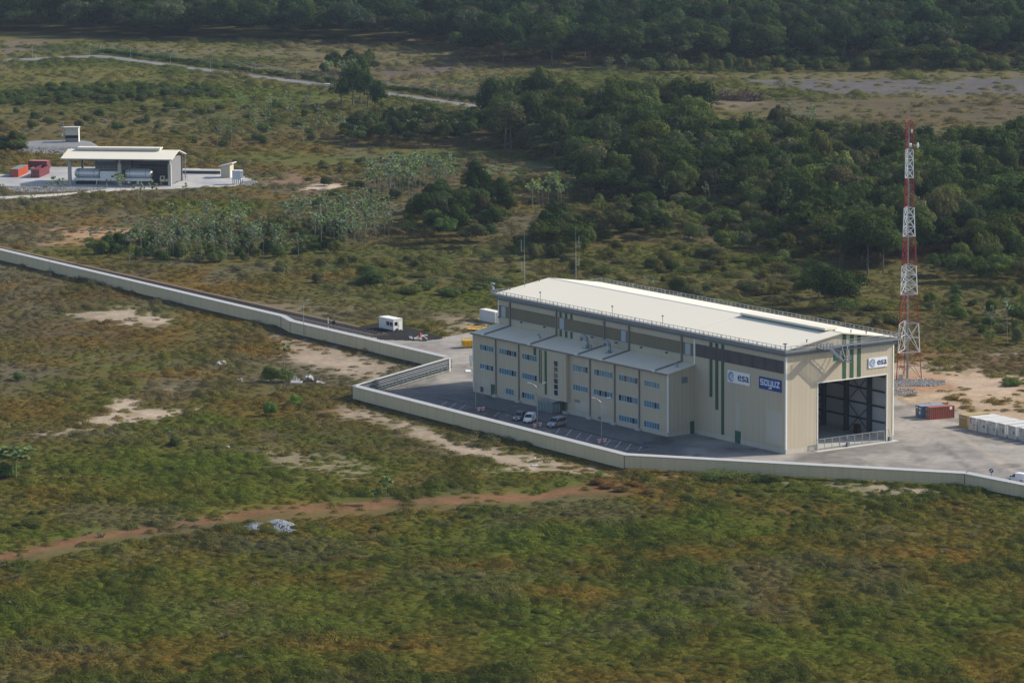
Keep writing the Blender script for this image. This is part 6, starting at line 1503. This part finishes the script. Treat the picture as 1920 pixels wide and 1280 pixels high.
def one(kind, px, py, h, r_, tint, label, group=None):
    g = G(px, py); k_ = 1.5 if kind == 'slender' and py > 650 else 1.0; k_ = 1.3 if kind == 'shrub' and py > 650 else k_; put(kind, g.x, g.y, h*(1.15 if k_ > 1 else 1), r_*k_, tint, label, group, True)
GB_ = 'trees of the dense wood behind the hangar'
fill('tree', [(905,283),(930,235),(1010,215),(1240,232),(1335,262),(1345,335),(1200,345),(1075,308)], 7.4, (8,19), (4.2,9.4), np.concatenate([DK,DK,LT[:2]]), 'tall dark tree in the wood between the green clearing and the hangar', 'tall trees of the wood beyond the clearing')
fill('tree', [(1065,335),(1200,335),(1340,292),(1560,300),(1990,300),(1990,470),(1880,500),(1790,480),(1700,500),(1640,520),(1560,500),(1500,455),(1420,420),(1380,385),(1320,380),(1270,395),(1190,395),(1110,385)], 7.2, (6,16), (3.8,9.4), np.concatenate([DK,DK,LT]), 'round crowned tree in the dense wood behind the hangar and the tower', GB_)
fill('tree', [(1390,290),(1470,262),(1545,285),(1560,300),(1340,300)], 7, (8,14), (3,5), DK, 'dark tree at the upper edge of the wood below the grey clearing', 'trees at the upper edge of the wood')
fill('shrub', [(1110,392),(1270,392),(1380,385),(1420,425),(1500,460),(1560,505),(1500,520),(1400,470),(1250,450),(1120,430)], 8, (3,6), (2.2,4.0), LT, 'loose green bush at the lower edge of the wood behind the hangar', 'bushes along the lower edge of the wood')
fill('tree', [(762,455),(775,415),(840,385),(925,372),(958,415),(955,462),(850,470)], 7.4, (4.5,11), (2.6,5.2), np.concatenate([DK,LT[:3]]), 'dark tree in the small clump left of the hangar masts', 'dark trees of the small clump')
fill('tree', [(1015,478),(1012,450),(1075,430),(1120,450),(1112,482)], 6, (7.5,10), (3.5,5.5), np.concatenate([DK,LT[:1]]), 'broad dark tree behind the hangar masts', 'trees behind the hangar masts')
fill('shrub', [(955,478),(1010,445),(1130,425),(1140,470),(1000,490)], 6, (2.4,5), (2,3.8), np.concatenate([LT,DK[3:5]]), 'loose bush between the dark clump and the hangar masts', 'bushes between the clump and the masts')
fill('tree', [(1110,405),(1270,398),(1380,388),(1420,430),(1500,465),(1570,510),(1490,500),(1390,450),(1260,440),(1140,425)], 9, (4,8.5), (2.4,4.6), np.concatenate([LT,LT,DK[3:5]]), 'small lighter green tree at the thinning lower edge of the wood', 'small trees at the lower edge of the wood')
fill('slender', [(1100,400),(1300,345),(1560,340),(1900,330),(1900,480),(1560,505),(1380,420)], 26, (9,15), (.6,.9), SL*.6, 'thin tall pale trunked tree standing out of the dense wood', 'thin pale trees inside the wood')
fill('tree', [(1130,445),(1190,415),(1250,428),(1245,450),(1170,455)], 6.5, (6,9), (3,4.6), DK, 'low dark tree right of the hangar masts', 'low dark trees right of the masts')
for p, h, r_ in (((662,200),17,6.5),((640,205),13,5),((690,205),15,5.5),((676,196),16,6),((705,212),11,5)): one('tree', *p, h, r_, DK[rnd.randrange(3)], 'big dark tree standing beside the perimeter road', 'big dark trees beside the perimeter road')
one('tree', 893, 382, 11.5, 4.4, DK[1], 'tallest dark tree at the top of the small clump')
fill('tree', [(640,268),(700,248),(790,240),(890,248),(893,276),(760,278),(650,274)], 6.2, (5,9.5), (2.8,4.6), DK, 'dark tree in the belt above the green clearing', 'trees of the belt above the clearing')
fill('tree', [(690,250),(720,233),(880,230),(940,234),(905,258),(790,252)], 6.4, (4,8), (2.8,5), np.concatenate([DK,LT[:2]]), 'dark tree joining the belt to the tall wood above the clearing', 'trees joining belt and wood')
fill('tree', [(-70,303),(10,300),(48,299),(40,285),(-70,280)], 5, (5,8), (2.6,4), DK, 'dark tree at the left edge near the red containers', 'dark trees at the left edge')
fill('tree', [(-150,60),(60,64),(130,69),(300,77),(500,79),(700,85),(850,90),(890,122),(1250,130),(1500,126),(1700,122),(2070,122),(2070,-130),(-150,-130)], 9.0, (9,20), (5.2,11), DK*np.array((.72,.84,1.0)), 'tree at the edge of the far forest along the top', 'trees of the far forest edge')  # leaf tint shifted bluish: distance haze put into the colour
fill('shrub', [(1180,139),(1500,137),(1700,133),(1960,134),(1960,122),(1700,118),(1400,112),(1180,122)], 7, (3,7), (2.5,4.5), LT*.8, 'low bush in front of the far forest', 'bushes before the far forest')
fill('tree', [(600,150),(700,145),(700,132),(620,134)], 6, (6,10), (2.5,4), DK, 'dark tree beside the perimeter road fence', 'trees beside the road fence')
fill('tree', [(1620,133),(1760,133),(1860,131),(1760,124),(1640,126)], 8, (8,13), (5,8), DK, 'broad tree at the rim of the grey clearing', 'broad trees at the rim of the grey clearing')
for p, h, r_ in (((1565,582),9.5,6.0),((1535,560),8,5),((1600,560),7.5,5),((1590,588),4,4)): one('tree', *p, h, r_, DK[2], 'broad green tree behind the roof edge left of the tower', 'broad trees left of the tower')
fill('tree', [(1745,520),(1800,500),(1900,510),(1990,500),(1990,540),(1900,548),(1800,540)], 7, (5,9), (2.8,4.5), np.concatenate([DK,LT]), 'medium green tree at the wood edge right of the tower', 'trees at the wood edge right of the tower')
one('tree', 1848, 505, 11, 4.5, DK[3], 'leaning green tree right of the tower at the wood edge')
# slender
GS = 'slender pale trees of the grove'
fill('slender', [(240,478),(250,452),(330,432),(480,418),(640,412),(665,445),(640,470),(560,488),(420,488),(300,488)], 4.6, (3.8,9.8), (1,1.3), SL, 'slender pale trunked tree in the grove left of centre', GS, 150, .40)
fill('slender', [(560,420),(690,398),(745,432),(715,462),(640,470)], 4.4, (6,9.5), (1,1.3), SL, 'slender pale trunked tree at the right end of the grove', 'slender trees at the right of the grove', 55)
fill('slender', [(670,372),(700,345),(790,338),(860,338),(855,365),(760,374),(690,385)], 4.4, (7,11), (1,1.3), SL, 'tall slender tree in the grove below the green clearing', 'slender trees below the clearing', 62)
fill('slender', [(985,392),(1035,362),(1082,372),(1045,398)], 4.0, (6,9), (1,1.3), SL*np.array((1.3,1.3,.9)), 'slender yellowish tree at the left edge of the dense wood', 'slender trees at the wood edge', 22)
fill('slender', [(590,268),(640,245),(800,228),(890,236),(880,266),(700,274)], 6, (5,8.5), (1,1.4), SL, 'slender pale tree in the belt above the green clearing', 'slender trees above the clearing', 60)
fill('slender', [(770,172),(830,168),(1040,182),(1040,200),(930,195),(850,182)], 6.5, (5,8.5), (1.1,1.5), SL*.8, 'slender pale tree between the road and the far forest', 'slender trees beyond the road', 55)
fill('slender', [(1400,270),(1440,245),(1530,240),(1550,262),(1500,280)], 6, (7,11), (1,1.4), SL, 'slender pale tree beside the wood below the grey clearing', 'slender trees below the grey clearing', 24)
fill('slender', [(360,262),(400,205),(620,215),(600,270),(420,285)], 12, (5,9), (1,1.3), SL, 'lone slender tree in the olive scrub above the shed', 'scattered slender trees above the shed', 34)
fill('slender', [(595,162),(690,158),(690,145),(600,148)], 6, (7,10), (1,1.3), SL, 'slender pale tree behind the road fence', 'slender trees behind the road fence', 14)
fill('slender', [(1130,142),(1280,142),(1280,132),(1130,130)], 9, (5,8), (1,1.4), SL*.75, 'slender pale tree before the far forest', 'slender trees before the far forest', 16)
GSH = 'slender trees in front of the shed'
for p, h in (((99.7,383),9),((118,380.5),8),((108,374.5),6),((88,378),6),((261,384),7.5),((271,386),6),((217,371),8),((227,373),8.5),((235,374),7),((284,378),7),((290,379),6),((348,381),6.5),((60,386),4),((5,380),6)): one('slender', *p, h, 1.25, SL[rnd.randrange(4)], 'slender tree with a thin pale trunk in front of the far shed', GSH)
for p, h in (((242,492),9.5),((282,486),5),((311,489),7),((324,488),8.5),((350,486),8),((378,490),6),((172,470),7)): one('slender', *p, h, 1.15, SL[rnd.randrange(4)], 'slender pale tree in front of the grove above the railway', 'slender trees above the railway')
one('slender', 533, 694, 5.6, 1.3, SL[3]*.9, 'young lobed leaf tree rising behind the two bushes in the brown field')
one('slender', 28, 523, 3.2, 1.2, SL[3], 'small sapling at the far left before the long wall', 'pair of saplings at the far left'); one('slender', 45, 538, 4.0, 1.0, SL[3], 'taller thin sapling at the far left before the long wall', 'pair of saplings at the far left')
for p, h in (((8,893),5.2),((20,896),4.4),((30,896),5.4)): one('slender', *p, h, 1.6, SL[3], 'leafy sapling of the group at the left edge of the green field', 'saplings at the left edge of the field')
one('slender', 317, 830, 2.8, 1.3, SL[3], 'small two tufted sapling beside a low bush in the field'); one('slender', 724, 944, 4.6, .9, SL[3], 'thin sapling with a long bare stem beside the dirt path'); one('slender', 706, 945, 2.6, 1.3, SL[3]*.9, 'short tufted sapling beside the dirt path')
one('slender', 1856, 641, 9, 1.0, SL[1], 'left one of two tall pale trunked trees right of the tower', 'two tall pale trunks right of the tower'); one('slender', 1889, 642, 11, 1.0, SL[1], 'right one of two tall pale trunked trees right of the tower', 'two tall pale trunks right of the tower')
one('slender', 1225, 566, 7, 1.2, SL[0], 'slender tree standing behind the hangar roof edge')
# shrubs
BG = np.array((.085,.135,.030))
one('shrub', 508, 779, 3.0, 1.5, BG, 'bright green bush, the lower left of two in the brown field'); one('shrub', 551, 761, 2.7, 1.8, BG*1.15, 'bright green round bush left of the louvred wall corner')
one('shrub', 507, 716, 3.2, 2.0, DK[3]*1.2, 'dark green bush left of the debris pile, the left of two'); one('shrub', 536, 716, 3.3, 2.2, DK[2]*1.2, 'dark green bush touching the debris pile')
one('shrub', 332, 836, 1.6, 1.6, DK[3], 'low dark bush below the sandy patch in the field'); one('shrub', 34, 713, 1.9, 1.4, DK[5]*1.4, 'spiky grey green shrub in the field at the left')
one('shrub', 14, 895, 2.8, 2.0, BG*.8, 'green shrub under the saplings at the left edge'); one('shrub', 52, 880, 1.6, 1.5, DK[2], 'low dark bush right of the saplings at the left edge')
one('shrub', 1124, 893, 1.2, .9, BG, 'small bright shrub at the foot of the ribbed wall'); one('shrub', 481, 602, 1.0, .8, DK[4], 'tiny dark shrub at the foot of the long wall')
one('shrub', 702, 538, 5.0, 4.4, DK[2], 'big round dark green bush above the railway'); one('shrub', 690, 530, 3.6, 3.2, DK[4], 'round dark bush beside the big one above the railway')
for p in ((1140,915),(1166,920),(1188,912),(1214,925),(1118,908)): one('shrub', *p, .9, 1.7, (.105,.066,.024), 'orange brown vine mound at the end of the dirt path', 'orange brown mounds at the end of the path')
for p in ((1330,900),(1355,896),(1385,902),(1420,903),(1450,905)): one('shrub', *p, 1.8, 2.6, DK[3]*1.1, 'olive bush before the middle of the raised wall', 'olive bushes before the raised wall')
fill('shrub', [(160,475),(190,452),(250,446),(262,470),(240,482)], 5, (3,4.5), (2,3), DK, 'dark bush at the left end of the grove', 'dark bushes at the left of the grove', 12)
fill('shrub', [(430,505),(640,492),(900,480),(1000,500),(980,525),(900,560),(740,560),(640,540)], 10.5, (1.0,3.2), (1.4,4.2), np.concatenate([LT,LT*.85]), 'scattered olive bush between the railway and the dark clump', 'scattered bushes above the railway', 80)
fill('shrub', [(1020,500),(1130,470),(1280,465),(1480,490),(1530,540),(1700,600),(1690,640),(1540,600),(1300,565),(1100,520)], 10, (1.0,4.0), (1.4,4.6), np.concatenate([LT*.85,LT*.7])*np.array((1.05,.95,1)), 'scattered green bush in the brown grass behind the hangar roof', 'scattered bushes behind the roof', 150)
fill('shrub', [(1740,560),(1980,545),(1980,650),(1760,640)], 9, (1.5,4.5), (1.4,3), np.concatenate([LT,DK[2:4]]), 'green bush in the rough grass right of the tower', 'bushes right of the tower', 42)
fill('shrub', [(1820,712),(1960,700),(1960,740),(1960,760),(1890,738)], 7, (.9,1.5), (1.6,3.0), np.concatenate([DK[2:4]*1.3, LT[2:]*.7]), 'low bush on the sandy ground behind the white containers', 'low bushes behind the white containers', 24)
fill('shrub', [(-60,190),(60,168),(250,162),(430,168),(440,182),(330,190),(150,196),(-60,204)], 7, (2.2,4), (2.4,4), np.concatenate([DK[2:5],LT[:2]*.7]), 'dense bush of the thicket on the upper left', 'bushes of the upper left thicket', 120)
fill('shrub', [(-60,215),(200,205),(640,195),(700,258),(400,285),(180,240),(-60,262)], 14, (1.5,3.6), (1.6,3.2), np.concatenate([DK[2:5],LT*.8]), 'scattered bush in the olive scrub above the shed', 'scattered bushes above the shed', 70)
fill('shrub', [(560,310),(660,300),(1000,325),(1060,350),(980,400),(760,400),(560,400)], 13, (1.3,3.4), (1.4,3), np.concatenate([DK[2:5],LT*.8]), 'olive bush around the slender groves', 'bushes around the slender groves', 50)
fill('shrub', [(235,480),(260,450),(480,422),(640,415),(670,445),(640,475),(420,494),(250,492)], 6.2, (1.8,4.6), (1.5,3.4), np.concatenate([DK,LT]), 'undergrowth bush beneath the slender grove', 'bushes beneath the slender grove', 110)
fill('shrub', [(960,214),(1050,192),(1300,190),(1250,215)], 8, (2,5), (2,4), np.concatenate([DK,LT*.8]), 'bush beside the perimeter road behind the tall trees', 'bushes beside the perimeter road', 34)
for q in ((452,996),(476,1001),(503,1000),(505,990),(515,1003),(470,982),(538,1006),(448,1001)): one('shrub', *q, rnd.uniform(.7,1.2), rnd.uniform(.9,1.5), DK[3], 'small olive shrub growing between the pale grey rock piles', 'small shrubs between the rock piles')
# hedge along the road
for i in range(90):
    t = i/89; px = np.interp(t, [0,1], [192,985]); py = np.interp(px, [190,300,450,600,720,820,930,1000], [99,112,133,151,166,180,196,205])
    g = G(px, py); put('shrub', g.x, g.y, rnd.uniform(1.6,2.6), rnd.uniform(2,3.4), DK[rnd.randrange(3)]*1.1, 'dark hedge bush along the fence of the perimeter road', 'hedge bushes along the road')
MAXN = {'tree': 290, 'slender': 290, 'shrub': 290}
DEF = {'tree': ('tree','tree'), 'slender': ('slender_tree','slender tree'), 'shrub': ('shrub','shrub')}
for d_ in REG['shrub']: d_['t'] = d_['t']*1.25
for kind, lst in REG.items():
    lst.sort(key=lambda d: -d['size']); ind, rest = lst[:MAXN[kind]], lst[MAXN[kind]:]
    for d in ind:
        z = float(ground_z(d['x'], d['y'])[0]); nm, cat = DEF[kind]
        t_ = thing(nm, d['label'], cat, (d['x'],d['y'],z), d['rot'], d['group'])
        tint = [float(v) for v in d['t']]
        if kind == 'slender':
            tm, cm = rnd.choice(SLENB if d['size'] > 9e5 and d['y'] < 870 else SLEN); h = d['h']; w = h*d['r']*.8
            for me, nmp in ((tm,'trunk'),(cm,'crown')):
                o = bpy.data.objects.new(nmp, me); COL.objects.link(o); o.parent = t_; o.scale = (w,w,h)
        elif kind == 'tree':
            me = CROWNS[rnd.randrange(len(CROWNS))]; hc = d['h']*(rnd.uniform(.78,.88) if d['size'] > 9e5 else rnd.uniform(.52,.70))
            o = bpy.data.objects.new('crown', me); COL.objects.link(o); o.parent = t_; o.scale = (d['r'],d['r']*rnd.uniform(.85,1.15),hc/1.22); o.location = (0,0,d['h']-hc*.52)
            q = bpy.data.objects.new('trunk', TRUNKS[rnd.randrange(3)]); COL.objects.link(q); q.parent = t_; q.scale = (d['h']*.45,d['h']*.45,d['h'])
        else:
            me = BUSHES[rnd.randrange(len(BUSHES))]
            o = bpy.data.objects.new('foliage', me); COL.objects.link(o); o.parent = t_; o.scale = (d['r'],d['r']*rnd.uniform(.8,1.2),d['h']*.66); o.location = (0,0,d['h']*.42)
            q = bpy.data.objects.new('stem', STEMS[rnd.randrange(2)]); COL.objects.link(q); q.parent = t_; q.scale = (d['h']*.8,d['h']*.8,d['h']*.8)
        o['tint'] = tint
    if rest:
        n = len(rest); P = np.zeros((n,3)); S = np.zeros((n,3)); I = np.zeros(n, int); T = np.array([d['t'] for d in rest]); rot = np.array([d['rot'] for d in rest])
        for i, d in enumerate(rest):
            if kind == 'tree': hc = d['h']*rnd.uniform(.52,.68); P[i] = (d['x'],d['y'],d['h']-hc*.52); S[i] = (d['r'],d['r'],hc/1.22); I[i] = rnd.randrange(len(CROWNS))
            elif kind == 'shrub': P[i] = (d['x'],d['y'],d['h']*.42); S[i] = (d['r'],d['r'],d['h']*.66); I[i] = rnd.randrange(len(BUSHES))
            else: P[i] = (d['x'],d['y'],0); w = d['h']*d['r']*.8; S[i] = (w,w,d['h']); I[i] = rnd.randrange(len(SLEN))
        ms = {'tree': CROWNS, 'shrub': BUSHES, 'slender': [c for _, c in SLEN]}[kind]
        nm, lb, cat = {'tree': ('forest','dark far forest closing the view along the top','forest'), 'shrub': ('undergrowth','far off bushes merging into a thicket','undergrowth'), 'slender': ('young_forest','far off slender trees merging into a pale thicket','young forest')}[kind]
        gn_scatter(nm, ms, P, rot, S, I, T, lb, cat)
        if kind == 'slender': gn_scatter('young_forest_stems', [tm for tm, _ in SLEN], P, rot, S, I, T, 'thin pale stems of the far off slender trees', 'stems')
    print(kind, len(lst))
# ================================================================== HAZE
hz = MB(); hz.box(-6100, 6100, -3100, 12100, -3.2, 175)
me = bpy.data.meshes.new('haze'); me.from_pydata(hz.v, [], hz.f); me.update(); ho = bpy.data.objects.new('haze', me); COL.objects.link(ho)
hm = bpy.data.materials.new('haze_air'); hm.use_nodes = True; N = hm.node_tree.nodes; N.clear()
vo = N.new('ShaderNodeVolumePrincipled'); vo.inputs['Color'].default_value = (.55,.68,.90,1); vo.inputs['Density'].default_value = .000031; vo.inputs['Anisotropy'].default_value = .1
om = N.new('ShaderNodeOutputMaterial'); hm.node_tree.links.new(vo.outputs[0], om.inputs['Volume']); me.materials.append(hm)
tag(ho, 'thin bluish air over the whole plain', 'haze', None, 'stuff')
try: SC.cycles.volume_bounces = 0
except Exception: pass
